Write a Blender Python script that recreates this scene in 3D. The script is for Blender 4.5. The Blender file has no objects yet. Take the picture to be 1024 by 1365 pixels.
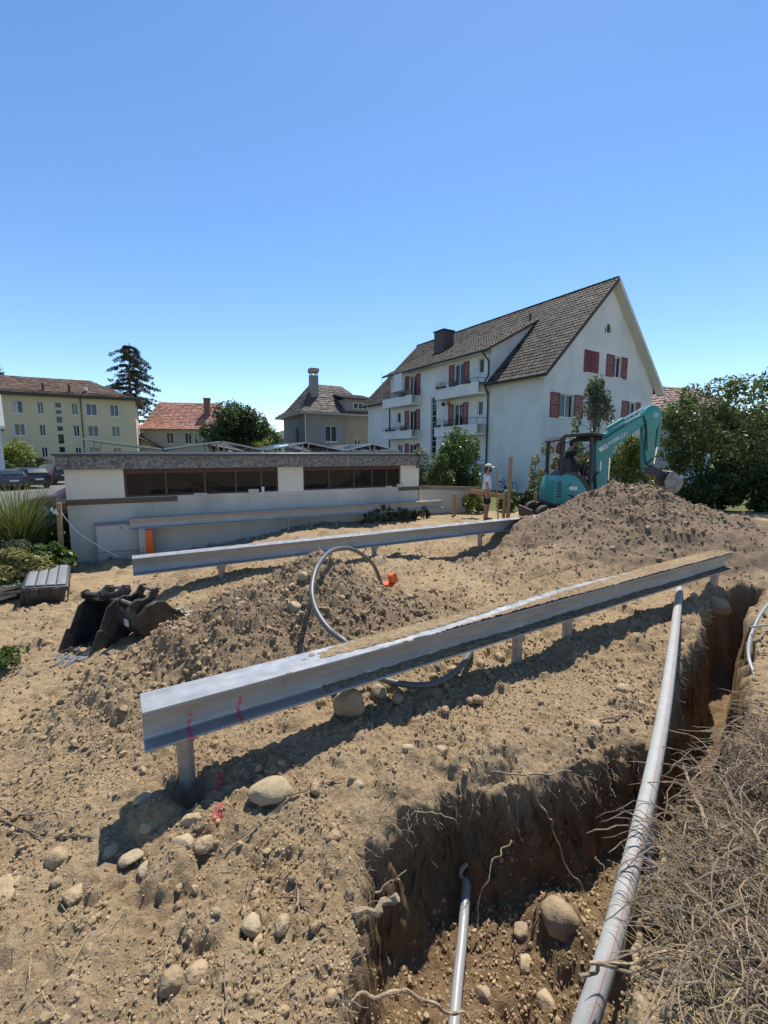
import bpy, math, random
import numpy as np
from mathutils import Vector, Matrix
from mathutils.geometry import tessellate_polygon
random.seed(7); RNG = np.random.default_rng(11)
SC = bpy.context.scene; COL = SC.collection
R = math.radians
# ------------------------------------------------------------------ camera, sky, sun, exposure
CAM_H = 1.95
cam = bpy.data.cameras.new('camera'); cam_o = bpy.data.objects.new('camera', cam); COL.objects.link(cam_o)
cam.sensor_fit = 'HORIZONTAL'; cam.sensor_width = 36; cam.lens = 580/1024*36
cam.clip_start = .05; cam.clip_end = 6000
cam_o.location = (0, 0, CAM_H); cam_o.rotation_euler = (R(90-7.5), 0, 0)
SC.camera = cam_o
SUN_EL, SUN_AZ = R(63), R(18)          # azimuth from +Y towards +X
W = bpy.data.worlds.new('World'); SC.world = W; W.use_nodes = True
nt = W.node_tree; bg = nt.nodes['Background']
sky = nt.nodes.new('ShaderNodeTexSky'); sky.sky_type = 'NISHITA'; sky.sun_disc = False
sky.sun_elevation = SUN_EL; sky.sun_rotation = SUN_AZ
sky.air_density = 1.0; sky.dust_density = .22; sky.ozone_density = 1.8; sky.altitude = 1300
hsv = nt.nodes.new('ShaderNodeHueSaturation'); hsv.inputs['Saturation'].default_value = 1.15; nt.links.new(sky.outputs[0], hsv.inputs['Color'])
nt.links.new(hsv.outputs[0], bg.inputs[0]); bg.inputs[1].default_value = .15
sun = bpy.data.lights.new('sun', 'SUN'); sun.energy = 5.0; sun.angle = R(.53); sun.color = (1, .955, .87)
sun_o = bpy.data.objects.new('sun', sun); COL.objects.link(sun_o); sun_o.location = (10, 20, 60)
sd = Vector((math.sin(SUN_AZ)*math.cos(SUN_EL), math.cos(SUN_AZ)*math.cos(SUN_EL), math.sin(SUN_EL)))
sun_o.rotation_euler = sd.to_track_quat('Z', 'Y').to_euler()
vs = SC.view_settings; vs.view_transform = 'Standard'; vs.look = 'None'; vs.exposure = .42; vs.gamma = 1; vs.use_curve_mapping = False

# ------------------------------------------------------------------ materials
MATS = {}
def lin(c):
    return tuple(((v/255)/12.92 if v/255 <= .04045 else ((v/255+.055)/1.055)**2.4) for v in c)
def mat(name, col, rough=.7, col2=None, scale=8., bump=0., bscale=None, metal=0., spec=None, island=0., detail=6., rpo=0., stretch=None, coat=0.):
    """procedural material: col mixed with col2 by noise, value jitter per island or per object, noise bump"""
    if name in MATS: return MATS[name]
    m = bpy.data.materials.new(name); m.use_nodes = True; t = m.node_tree; N = t.nodes; L = t.links
    b = N['Principled BSDF']; b.inputs['Roughness'].default_value = rough; b.inputs['Metallic'].default_value = metal
    if spec is not None: b.inputs['Specular IOR Level'].default_value = spec
    if coat: b.inputs['Coat Weight'].default_value = coat
    tc = N.new('ShaderNodeTexCoord'); vec = tc.outputs['Object']
    if stretch:
        mp = N.new('ShaderNodeMapping'); mp.inputs['Scale'].default_value = stretch; L.new(vec, mp.inputs[0]); vec = mp.outputs[0]
    no = N.new('ShaderNodeTexNoise'); no.inputs['Scale'].default_value = scale; no.inputs['Detail'].default_value = detail; no.inputs['Roughness'].default_value = .62
    L.new(vec, no.inputs['Vector'])
    mix = N.new('ShaderNodeMix'); mix.data_type = 'RGBA'
    c2 = col2 if col2 else tuple(v*.8 for v in col)
    mix.inputs[6].default_value = (*col, 1); mix.inputs[7].default_value = (*c2, 1)
    rp = N.new('ShaderNodeMapRange'); rp.inputs[1].default_value = .32; rp.inputs[2].default_value = .68
    L.new(no.outputs[0], rp.inputs[0]); L.new(rp.outputs[0], mix.inputs[0])
    out = mix.outputs[2]
    if island or rpo:
        if island:
            g = N.new('ShaderNodeNewGeometry'); src = g.outputs['Random Per Island']; amt = island
        else:
            g = N.new('ShaderNodeObjectInfo'); src = g.outputs['Random']; amt = rpo
        mr = N.new('ShaderNodeMapRange'); mr.inputs[3].default_value = 1-amt; mr.inputs[4].default_value = 1+amt
        L.new(src, mr.inputs[0])
        hs = N.new('ShaderNodeHueSaturation'); L.new(mr.outputs[0], hs.inputs['Value']); L.new(out, hs.inputs['Color']); out = hs.outputs[0]
    L.new(out, b.inputs['Base Color'])
    if bump:
        n2 = N.new('ShaderNodeTexNoise'); n2.inputs['Scale'].default_value = bscale or scale*4; n2.inputs['Detail'].default_value = 5
        L.new(vec, n2.inputs['Vector'])
        bp = N.new('ShaderNodeBump'); bp.inputs['Strength'].default_value = bump; bp.inputs['Distance'].default_value = .02
        L.new(n2.outputs[0], bp.inputs['Height']); L.new(bp.outputs[0], b.inputs['Normal'])
    MATS[name] = m; return m
def leafmat(name, col, col2, trans=.35, rough=.45, isl=.35):
    """two-sided leaf: diffuse and gloss plus light passing through"""
    m = mat(name, col, rough, col2, scale=.9, island=isl, spec=.4)
    t = m.node_tree; N = t.nodes; L = t.links; b = N['Principled BSDF']
    src = b.inputs['Base Color'].links[0].from_socket
    tr = N.new('ShaderNodeBsdfTranslucent'); mx = N.new('ShaderNodeMixShader'); mx.inputs[0].default_value = trans
    hs = N.new('ShaderNodeHueSaturation'); hs.inputs['Hue'].default_value = .485; hs.inputs['Value'].default_value = 1.3; hs.inputs['Saturation'].default_value = 1.1
    L.new(src, hs.inputs['Color']); L.new(hs.outputs[0], tr.inputs[0])
    L.new(b.outputs[0], mx.inputs[1]); L.new(tr.outputs[0], mx.inputs[2])
    L.new(mx.outputs[0], N['Material Output'].inputs[0])
    return m
def glassmat(name, tint=(.02, .025, .03), alpha=.55):
    m = bpy.data.materials.new(name); m.use_nodes = True; t = m.node_tree; N = t.nodes; L = t.links
    b = N['Principled BSDF']; b.inputs['Base Color'].default_value = (*tint, 1); b.inputs['Roughness'].default_value = .03
    b.inputs['Specular IOR Level'].default_value = .8
    n = N.new('ShaderNodeTexNoise'); n.inputs['Scale'].default_value = .9
    tc = N.new('ShaderNodeTexCoord'); L.new(tc.outputs['Object'], n.inputs[0])
    bp = N.new('ShaderNodeBump'); bp.inputs['Strength'].default_value = .06; bp.inputs['Distance'].default_value = .05
    L.new(n.outputs[0], bp.inputs['Height']); L.new(bp.outputs[0], b.inputs['Normal'])
    b.inputs['Alpha'].default_value = alpha
    MATS[name] = m; return m

# ------------------------------------------------------------------ object helpers
def tag(o, label, cat, group=None):
    o['label'] = label; o['category'] = cat
    if group: o['group'] = group
    return o
def thing(name, label, cat, loc=(0, 0, 0), rz=0., group=None, rot=None):
    o = bpy.data.objects.new(name, None); COL.objects.link(o); o.location = loc
    o.rotation_euler = rot if rot else (0, 0, rz); o.empty_display_size = .2
    return tag(o, label, cat, group)
def link(name, me, m, parent=None, kind=None, smooth=False):
    o = bpy.data.objects.new(name, me); COL.objects.link(o)
    if m is not None and not me.materials: me.materials.append(m)
    if parent is not None: o.parent = parent
    if kind: o['kind'] = kind
    if smooth: me.polygons.foreach_set('use_smooth', [True]*len(me.polygons))
    return o
def copy_tree(o, parent=None):
    c = o.copy(); COL.objects.link(c)
    if parent is not None: c.parent = parent
    for ch in [x for x in o.children]: copy_tree(ch, c)
    return c
class MB:
    def __init__(s): s.v = []; s.f = []
    def add(s, vs_, fs_):
        n = len(s.v); s.v += [tuple(p) for p in vs_]; s.f += [tuple(i+n for i in f) for f in fs_]; return s
    def box(s, a, b):
        x0, y0, z0 = a; x1, y1, z1 = b
        return s.add([(x0,y0,z0),(x1,y0,z0),(x1,y1,z0),(x0,y1,z0),(x0,y0,z1),(x1,y0,z1),(x1,y1,z1),(x0,y1,z1)],
                     [(0,3,2,1),(4,5,6,7),(0,1,5,4),(1,2,6,5),(2,3,7,6),(3,0,4,7)])
    def bar(s, p, q, w, h, up=(0, 0, 1)):
        """rectangular bar from p to q, width w sideways, height h along up"""
        p = Vector(p); q = Vector(q); d = (q-p).normalized(); u = Vector(up); sd_ = d.cross(u)
        if sd_.length < 1e-4: sd_ = d.cross(Vector((1, 0, 0)))
        sd_.normalize(); u = sd_.cross(d).normalized()
        P = []
        for c in (p, q):
            for a, b in ((-1,-1),(1,-1),(1,1),(-1,1)): P.append(c+sd_*(a*w/2)+u*(b*h/2))
        return s.add(P, [(0,1,2,3),(4,7,6,5),(0,4,5,1),(1,5,6,2),(2,6,7,3),(3,7,4,0)])
    def tube(s, pts, r, n=8, cap=True):
        pts = [Vector(p) for p in pts]; rs = r if isinstance(r, (list, tuple)) else [r]*len(pts)
        P = []; F = []; ref = None
        for i, p in enumerate(pts):
            d = (pts[min(i+1, len(pts)-1)]-pts[max(i-1, 0)])
            d = d.normalized() if d.length > 1e-9 else Vector((0, 0, 1))
            if ref is None:
                ref = d.cross(Vector((0, 0, 1)))
                if ref.length < .05: ref = d.cross(Vector((1, 0, 0)))
            ref = (ref-d*ref.dot(d)).normalized(); b = d.cross(ref)
            for k in range(n):
                a = 2*math.pi*k/n; P.append(p+ref*(rs[i]*math.cos(a))+b*(rs[i]*math.sin(a)))
            if i:
                o0 = (i-1)*n; o1 = i*n
                for k in range(n): F.append((o0+k, o0+(k+1) % n, o1+(k+1) % n, o1+k))
        if cap:
            F.append(tuple(range(n-1, -1, -1))); F.append(tuple(range((len(pts)-1)*n, len(pts)*n)))
        return s.add(P, F)
    def prism(s, poly, y0, y1, ax='y'):
        """polygon (a,b) extruded: ax y -> (a,y,b); ax z -> (a,b,z); ax x -> (x,a,b)"""
        def mk(a, b, t): return (a, t, b) if ax == 'y' else ((a, b, t) if ax == 'z' else (t, a, b))
        n = len(poly); P = [mk(a, b, y0) for a, b in poly]+[mk(a, b, y1) for a, b in poly]
        F = [(i, (i+1) % n, n+(i+1) % n, n+i) for i in range(n)]
        tri = tessellate_polygon([[Vector((a, b, 0)) for a, b in poly]])
        F += [tuple(t) for t in tri]+[tuple(i+n for i in reversed(t)) for t in tri]
        return s.add(P, F)
    def loft(s, rings, cap=True):
        n = len(rings[0]); P = [p for r_ in rings for p in r_]; F = []
        for i in range(len(rings)-1):
            for k in range(n): F.append((i*n+k, i*n+(k+1) % n, (i+1)*n+(k+1) % n, (i+1)*n+k))
        if cap: F += [tuple(range(n-1, -1, -1)), tuple(range((len(rings)-1)*n, len(rings)*n))]
        return s.add(P, F)
    def ball(s, c, r, nu=10, nv=6):
        rx, ry, rz = r if isinstance(r, (tuple, list)) else (r, r, r)
        rings = []
        for j in range(1, nv):
            a = math.pi*j/nv
            rings.append([(c[0]+rx*math.sin(a)*math.cos(2*math.pi*k/nu), c[1]+ry*math.sin(a)*math.sin(2*math.pi*k/nu), c[2]-rz*math.cos(a)) for k in range(nu)])
        return s.loft(rings)
    def build(s, name, m, parent=None, smooth=False, kind=None, bevel=0., seg=2):
        me = bpy.data.meshes.new(name); me.from_pydata(s.v, [], s.f); me.update()
        import bmesh
        bm = bmesh.new(); bm.from_mesh(me)
        if bevel:
            bmesh.ops.remove_doubles(bm, verts=bm.verts, dist=1e-5)
        bmesh.ops.recalc_face_normals(bm, faces=bm.faces)
        if bevel:
            es = [e for e in bm.edges if len(e.link_faces) == 2 and e.calc_face_angle(0) > .5]
            bmesh.ops.bevel(bm, geom=es, offset=bevel, segments=seg, profile=.6, affect='EDGES', clamp_overlap=True)
        bm.to_mesh(me); bm.free()
        o = link(name, me, m, parent, kind)
        if smooth or bevel:
            me.polygons.foreach_set('use_smooth', [True]*len(me.polygons))
            me.set_sharp_from_angle(angle=R(38))
        return o
def raw_mesh(name, V, F, m, parent=None, kind=None, smooth=False):
    """fast mesh from numpy arrays: V (n,3); F (m,3) or (m,4)"""
    me = bpy.data.meshes.new(name); V = np.asarray(V, dtype=np.float32); F = np.asarray(F, dtype=np.int32); k = F.shape[1]
    me.vertices.add(len(V)); me.vertices.foreach_set('co', V.ravel())
    me.loops.add(F.size); me.loops.foreach_set('vertex_index', F.ravel())
    me.polygons.add(len(F)); me.polygons.foreach_set('loop_start', np.arange(0, F.size, k, dtype=np.int32))
    me.polygons.foreach_set('use_smooth', np.full(len(F), smooth))
    me.update(calc_edges=True); me.validate()
    return link(name, me, m, parent, kind)

# ------------------------------------------------------------------ noise
def _h(ix, iy, s):
    n = (ix.astype(np.int64)*374761393+iy.astype(np.int64)*668265263+s*974634777) & 0x7fffffff
    n = ((n ^ (n >> 13))*1274126177) & 0x7fffffff; n = ((n ^ (n >> 15))*2246822519) & 0x7fffffff
    return ((n ^ (n >> 16)) & 0xffffff)/float(0xffffff)
def vnoise(x, y, s=0):
    ix = np.floor(x); iy = np.floor(y); fx = x-ix; fy = y-iy
    fx = fx*fx*fx*(fx*(fx*6-15)+10); fy = fy*fy*fy*(fy*(fy*6-15)+10)
    a = _h(ix, iy, s); b = _h(ix+1, iy, s); c = _h(ix, iy+1, s); d = _h(ix+1, iy+1, s)
    return (a+(b-a)*fx)*(1-fy)+(c+(d-c)*fx)*fy
def fbm(x, y, s=0, o=4, g=.5):
    t = 0; a = 1; n = 0; ca, sa = math.cos(.6), math.sin(.6)
    for i in range(o):
        t = t+a*(vnoise(x, y, s+i*17)-.5); n += a; a *= g; x, y = (x*ca-y*sa)*2.03+13.7, (x*sa+y*ca)*2.03+5.1
    return t/n*2
def clods(x, y, cell, s, prob=.6):
    """rounded lumps sitting in the soil, one at most per cell"""
    gx = x/cell; gy = y/cell; ix = np.floor(gx); iy = np.floor(gy); best = np.zeros_like(gx)
    for dx in (-1, 0, 1):
        for dy in (-1, 0, 1):
            cx = ix+dx; cy = iy+dy
            px = cx+.15+.7*_h(cx, cy, s); py = cy+.15+.7*_h(cx, cy, s+1)
            r = (.18+.34*_h(cx, cy, s+2)**2)*(_h(cx, cy, s+3) < prob)
            an = 6.28*_h(cx, cy, s+4); el = .65+.7*_h(cx, cy, s+5)
            ux = (gx-px)*np.cos(an)+(gy-py)*np.sin(an); uy = -(gx-px)*np.sin(an)+(gy-py)*np.cos(an)
            d2 = (ux*ux*el+uy*uy/el)
            best = np.maximum(best, np.sqrt(np.maximum(r*r-d2, 0)))
    return best*cell
def sst(a, b, x):
    t = np.clip((x-a)/(b-a), 0, 1); return t*t*(3-2*t)

# ------------------------------------------------------------------ terrain
TRENCH = np.array([(-.12, .6), (-.16, 1.3), (-.17, 1.8), (-.12, 2.12), (.06, 2.26), (.22, 2.33), (.34, 2.46), (.62, 2.51), (1.08, 2.58), (1.4, 2.66), (1.78, 2.84),
    (2.27, 3.33), (3.12, 4.28), (4.19, 5.47), (4.62, 5.95), (5.3, 6.45), (5.6, 6.2), (4.95, 5.6), (4.55, 5.12), (3.52, 3.92),
    (2.72, 2.95), (2.2, 2.55), (1.82, 2.32), (1.57, 2.1), (1.3, 1.8), (1.05, 1.5), (.86, 1.2), (.75, .6)])
def trench_d(x, y):
    """signed distance, positive inside"""
    d = np.full(x.shape, 1e9); ins = np.zeros(x.shape, bool); n = len(TRENCH)
    for i in range(n):
        ax, ay = TRENCH[i]; bx, by = TRENCH[(i+1) % n]
        ex, ey = bx-ax, by-ay; wx = x-ax; wy = y-ay
        t = np.clip((wx*ex+wy*ey)/(ex*ex+ey*ey), 0, 1)
        d = np.minimum(d, (wx-t*ex)**2+(wy-t*ey)**2)
        c = ((ay > y) != (by > y)) & (x < (bx-ax)*(y-ay)/(by-ay+1e-12)+ax); ins ^= c
    d = np.sqrt(d); return np.where(ins, d, -d)
MOUNDS = [  # x, y, rx, ry, rot, height, group
    (5.35, 9.6, 3.1, 3.0, 0, 1.34, 1), (6.4, 9.5, 2.1, 2.0, 0, .95, 1), (3.5, 7.9, 1.9, 1.5, .4, .42, 1),
    (-.78, 5.12, 1.3, 1.25, .5, .8, 2), (-1.45, 4.55, 1.1, 1.0, .5, .55, 2), (-2.0, 4.0, .9, .75, .5, .38, 2), (-2.35, 3.5, .7, .55, .5, .22, 2), (.15, 5.1, 1.4, .9, .5, .34, 2), (-.05, 4.2, .8, .7, 0, .2, 2),
    (-2.6, 6.75, 1.9, .8, .52, .24, 3), (-.2, 8.0, 1.9, .7, .52, .12, 3), (7.6, 7.6, 1.8, 1.2, .6, .28, 3), (9.5, 11.5, 2.2, 1.2, .3, .3, 3), (2.2, 8.1, 1.1, .5, .5, .13, 3), (-3.0, 8.6, 3.0, .55, .5, .12, 3)]
def macro(x, y):
    z = -.45*sst(-1.6, -5.6, x+.25*(y-7)*(-1)*0)*sst(3., 6.5, y)-.28*sst(-1.2, -3.6, x)*(1-sst(3., 6.5, y))
    z = z-.05-.1*sst(2.6, 1.7, y)*sst(.2, -.6, x)
    z = z+.1*sst(.9, 1.5, x-y*.25)*sst(3.6, 2.2, y)+.1*sst(4, 6, x)*sst(2, 4, y)*sst(9, 7, y)-.14*np.exp(-((x-1.6)**2/2.5+(y-8.6)**2/.5))
    z = z-.06*np.exp(-((x+2.4)**2/1.2+(y-6.4)**2/.4))
    z = z+.05*fbm(x*1.5, y*1.5, 7, 3)*sst(14, 8, np.hypot(x, y))
    z = z+.06*fbm(x*.55, y*.55, 3, 3)*sst(40, 15, np.abs(x)+np.abs(y))
    gmx = {}
    wob = .16*fbm(x*1.3, y*1.3, 21, 4)
    for (cx, cy, rx, ry, ro, h, g) in MOUNDS:
        c, s_ = math.cos(ro), math.sin(ro); dx = x-cx; dy = y-cy
        u = (dx*c+dy*s_)/rx; v = (-dx*s_+dy*c)/ry
        q = np.sqrt(u*u+v*v+.012)-.11+wob
        m = h*np.clip(1-q, 0, None)**1.12
        gmx[g] = np.maximum(gmx[g], m) if g in gmx else m
    for g in gmx: z = z+gmx[g]
    far = np.maximum(sst(15, 19, y), sst(-8., -10.5, x)); z = z*(1-far)-.5*far
    # pit where the pile goes in under the near beam, hollow at the left heap
    z = z-.2*np.exp(-((x+1.2)**2+(y-2.42)**2)/.011)-.16*np.exp(-((x+1.75)**2/.05+(y-3.55)**2/.03))
    return z
def ground_z(x, y, micro=True):
    x = np.atleast_1d(np.asarray(x, float)); y = np.atleast_1d(np.asarray(y, float))
    z = macro(x, y)
    r = np.hypot(x, y-1)
    d = trench_d(x, y)
    wob = .07*fbm(x*3.1, y*3.1, 55, 4)+.05*fbm(x*9, y*9, 59, 3)
    dd = d+wob*sst(3.5, .3, np.abs(d))
    floor = -.78+.2*sst(.95, 1.5, x)*sst(3, 1.5, y)+.3*np.exp(-((x-1.0)**2/.03+(y-2.05)**2/.06))-.32*sst(1.5, 2.3, x)+.06*fbm(x*3, y*3, 77, 3)
    steep = .1+.06*vnoise(x*4, y*4, 81)
    k = sst(-.03, 1, (dd)/steep*.75)
    z = z-.05*np.exp(-(np.minimum(dd, 0)/.12)**2)*(r < 12)          # crumbled lip
    z = z*(1-k)+np.minimum(floor, z)*k
    site = sst(17, 12.5, y-.2*np.abs(x))*sst(-9, -7, x)
    if micro:
        wall = np.exp(-((dd-.06)/.09)**2)
        rough = .35+.9*vnoise(x*.9, y*.9, 5)
        z = z+site*(.045*fbm(x*3.1, y*3.1, 9, 4)*rough+.018*fbm(x*11, y*11, 12, 4)*rough+.016*fbm(x*31, y*31, 14, 3)*(.4+rough))
        z = z+site*.045*fbm((-.52*x+.85*y)*5, (.85*x+.52*y)*.9, 29, 3)*sst(.5, -1.5, x-.1*y)*sst(2.6, 4, y)
        z = z+site*.05*fbm(x*4.5, y*4.5, 33, 3)*np.exp(-((x-5.5)**2+(y-9.3)**2)/7)
        rd = np.abs(fbm(x*6.5, y*6.5, 17, 3)); rd2 = np.abs(fbm(x*19, y*19, 19, 3))
        z = z-site*(.035*np.clip(1-rd*5, 0, 1)*sst(.5, .8, vnoise(x*1.6, y*1.6, 23))+.014*np.clip(1-rd2*4, 0, 1)*sst(.35, .75, vnoise(x*2.3, y*2.3, 27)))
        z = z+site*(clods(x, y, .31, 31, .35)*.55+clods(x+.5, y, .13, 37, .45)*.6*rough+clods(x, y+.3, .062, 43, .55)*.7*rough)*(1-.5*wall)
        z = z+.05*wall*fbm(x*14, y*14, 91, 3)
    return z
# ------------------------------------------------------------------ ground sheet
def steps(lo_hi):
    out = [lo_hi[0][0]]
    for a, b, d0, d1 in lo_hi:
        t = a; n = 0
        while t < b-1e-6:
            f = (t-a)/(b-a); t += d0+(d1-d0)*f; out.append(min(t, b))
    return np.array(sorted(set(np.round(out, 5))))
ys = steps([(-700, -20, 160, 40), (-20, 0, 4, 1), (0, 1.15, .25, .03), (1.15, 3.2, .0125, .0135), (3.2, 7, .015, .035), (7, 15, .04, .12), (15, 40, .4, 3), (40, 2500, 8, 400)])
xr = steps([(0, 2.2, .0125, .014), (2.2, 5.5, .018, .04), (5.5, 11, .045, .2), (11, 40, .5, 4), (40, 2500, 8, 400)])
xs = np.concatenate([-xr[:0:-1], xr])
GX, GY = np.meshgrid(xs, ys); gx = GX.ravel(); gy = GY.ravel()
gz = ground_z(gx, gy)
dtr = trench_d(gx, gy)
wallm = np.exp(-((dtr-.07)/.12)**2)*(np.hypot(gx, gy) < 12)
# crumble the cut faces sideways so that they are not a smooth height field
vx = gx+wallm*(.05*fbm(gz*7+gx*3, gy*7, 101, 3)+.02*fbm(gz*31+gx*9, gy*29, 105, 2)); vy = gy+wallm*(.06*fbm(gz*7+gy*3, gx*7, 111, 3)+.02*fbm(gz*33+gy*9, gx*31, 115, 2))
nx_, ny_ = len(xs), len(ys)
idx = np.arange(nx_*ny_).reshape(ny_, nx_)
GF = np.stack([idx[:-1, :-1].ravel(), idx[:-1, 1:].ravel(), idx[1:, 1:].ravel(), idx[1:, :-1].ravel()], 1)
m = bpy.data.materials.new('soil'); m.use_nodes = True; t = m.node_tree; N = t.nodes; L = t.links; b = N['Principled BSDF']
b.inputs['Roughness'].default_value = .95; b.inputs['Specular IOR Level'].default_value = .15
tc = N.new('ShaderNodeTexCoord')
def NZ(scale, detail=5, rough=.6, vec=None):
    n = N.new('ShaderNodeTexNoise'); n.inputs['Scale'].default_value = scale; n.inputs['Detail'].default_value = detail; n.inputs['Roughness'].default_value = rough
    L.new(vec or tc.outputs['Object'], n.inputs['Vector']); return n.outputs[0]
def RAMP(src, a, b_):
    r = N.new('ShaderNodeMapRange'); r.inputs[1].default_value = a; r.inputs[2].default_value = b_; L.new(src, r.inputs[0]); return r.outputs[0]
def MIX(f, a, b_):
    x = N.new('ShaderNodeMix'); x.data_type = 'RGBA'
    if f is not None: L.new(f, x.inputs[0])
    for k, s in ((6, a), (7, b_)):
        if isinstance(s, tuple): x.inputs[k].default_value = (*s, 1)
        else: L.new(s, x.inputs[k])
    return x.outputs[2]
def MATH(op, a, b_=0.):
    x = N.new('ShaderNodeMath'); x.operation = op
    for k, s in ((0, a), (1, b_)):
        if isinstance(s, (int, float)): x.inputs[k].default_value = s
        else: L.new(s, x.inputs[k])
    return x.outputs[0]
sep = N.new('ShaderNodeSeparateXYZ'); L.new(tc.outputs['Object'], sep.inputs[0])
dry = MIX(RAMP(NZ(1.1, 4), .35, .65), (.36, .258, .15), (.235, .162, .092))
dry = MIX(RAMP(NZ(38, 4, .7), .42, .72), dry, (.45, .343, .212))
dry = MIX(RAMP(NZ(14, 5, .7), .56, .74), dry, (.17, .115, .065))
moist = MIX(RAMP(NZ(9, 6, .7), .3, .7), (.27, .198, .13), (.175, .122, .08))
def BLOB(cx, cy, rx, ry):
    a = MATH('DIVIDE', MATH('SUBTRACT', sep.outputs[0], cx), rx); c = MATH('DIVIDE', MATH('SUBTRACT', sep.outputs[1], cy), ry)
    return MATH('SQRT', MATH('ADD', MATH('MULTIPLY', a, a), MATH('MULTIPLY', c, c)))
wn = MATH('MULTIPLY', MATH('SUBTRACT', NZ(.9, 4), .5), 1.4)
bigm = RAMP(MATH('ADD', BLOB(5.7, 9.4, 4.1, 3.5), wn), 1.05, .75)      # freshly dug darker topsoil of the big heap
rig = RAMP(MATH('ADD', BLOB(9.5, 10, 3.5, 3.), wn), 1.0, .7)
ctr = MATH('MULTIPLY', RAMP(MATH('ADD', BLOB(-1.2, 4.55, 1.8, 1.25), wn), 1.05, .6), .7)
col = MIX(MATH('MAXIMUM', ctr, MATH('MAXIMUM', bigm, rig)), dry, moist)
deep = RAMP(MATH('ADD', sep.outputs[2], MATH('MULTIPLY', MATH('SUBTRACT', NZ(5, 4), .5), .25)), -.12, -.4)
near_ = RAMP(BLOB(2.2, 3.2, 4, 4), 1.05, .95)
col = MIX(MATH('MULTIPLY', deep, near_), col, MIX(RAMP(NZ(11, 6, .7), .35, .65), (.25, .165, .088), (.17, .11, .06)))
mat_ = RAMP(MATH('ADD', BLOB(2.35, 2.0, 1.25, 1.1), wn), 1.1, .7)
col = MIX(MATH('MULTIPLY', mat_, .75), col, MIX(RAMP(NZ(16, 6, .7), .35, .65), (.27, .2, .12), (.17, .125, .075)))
# grass and gravel beyond the site
gcol = MIX(RAMP(NZ(.8, 5), .35, .65), (.075, .105, .03), (.14, .14, .055))
out_ = MATH('MAXIMUM', RAMP(MATH('ADD', sep.outputs[1], MATH('MULTIPLY', MATH('SUBTRACT', NZ(1.5), .5), 2.)), 15.6, 16.4), RAMP(MATH('ADD', sep.outputs[0], MATH('MULTIPLY', MATH('SUBTRACT', NZ(1.5), .5), 1.6)), -6.6, -7.4))
col = MIX(out_, col, gcol)
# marking paint sprayed on the soil by the pile
for (cx, cy, rx, ry) in ((-1.03, 2.47, .035, .09), (-.95, 2.24, .03, .06), (-1.13, 2.36, .02, .05)):
    f = RAMP(MATH('ADD', BLOB(cx, cy, rx, ry), MATH('MULTIPLY', MATH('SUBTRACT', NZ(40, 3), .5), 2.6)), 1.05, .75)
    col = MIX(MATH('MULTIPLY', f, .6), col, (.62, .06, .08))
L.new(col, b.inputs['Base Color'])
bp = N.new('ShaderNodeBump'); bp.inputs['Strength'].default_value = .9; bp.inputs['Distance'].default_value = .026
hh = MATH('ADD', MATH('MULTIPLY', NZ(45, 6, .7), 1.), MATH('MULTIPLY', NZ(130, 4, .7), .5)); L.new(hh, bp.inputs['Height']); L.new(bp.outputs[0], b.inputs['Normal'])
MATS['soil'] = m
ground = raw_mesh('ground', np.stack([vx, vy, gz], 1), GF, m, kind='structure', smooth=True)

# ------------------------------------------------------------------ stepping from the photograph to the place
F_PX = 580.; PIT = R(7.5)
def ray(px, py):
    x = (px-512)/F_PX; v = -(py-682.5)/F_PX
    return np.array([x, math.cos(PIT)+v*math.sin(PIT), -math.sin(PIT)+v*math.cos(PIT)])
def on_ground(px, py):
    """where the line of sight through a pixel meets the ground"""
    d = ray(px, py); ts = np.concatenate([np.arange(.8, 9, .01), np.arange(9, 40, .05)])
    z = CAM_H+ts*d[2]-ground_z(ts*d[0], ts*d[1], False)
    k = np.argmax(z < 0) if (z < 0).any() else len(ts)-1
    return Vector((ts[k]*d[0], ts[k]*d[1], CAM_H+ts[k]*d[2]))
def at_z(px, py, z):
    d = ray(px, py); t = (z-CAM_H)/d[2]; return Vector((t*d[0], t*d[1], z))
def at_y(px, py, y):
    d = ray(px, py); t = y/d[1]; return Vector((t*d[0], y, CAM_H+t*d[2]))
def gz1(x, y, micro=True): return float(ground_z(x, y, micro)[0])
# ------------------------------------------------------------------ steel beams on piles
def galv(name, c1, c2, rough):
    m = mat(name, c1, rough, c2, scale=6, bump=.12, bscale=60, metal=.3, stretch=(.4, 3, 3))
    t = m.node_tree; N = t.nodes; L = t.links; b = N['Principled BSDF']
    n = N.new('ShaderNodeTexNoise'); n.inputs['Scale'].default_value = 9; n.inputs['Detail'].default_value = 6
    r = N.new('ShaderNodeMapRange'); r.inputs[1].default_value = .3; r.inputs[2].default_value = .7; r.inputs[3].default_value = rough-.12; r.inputs[4].default_value = rough+.16
    tc = N.new('ShaderNodeTexCoord'); L.new(tc.outputs['Object'], n.inputs[0]); L.new(n.outputs[0], r.inputs[0]); L.new(r.outputs[0], b.inputs['Roughness'])
    return m
GALV = galv('galvanised_steel', (.38, .385, .39), (.275, .268, .25), .34)
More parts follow.
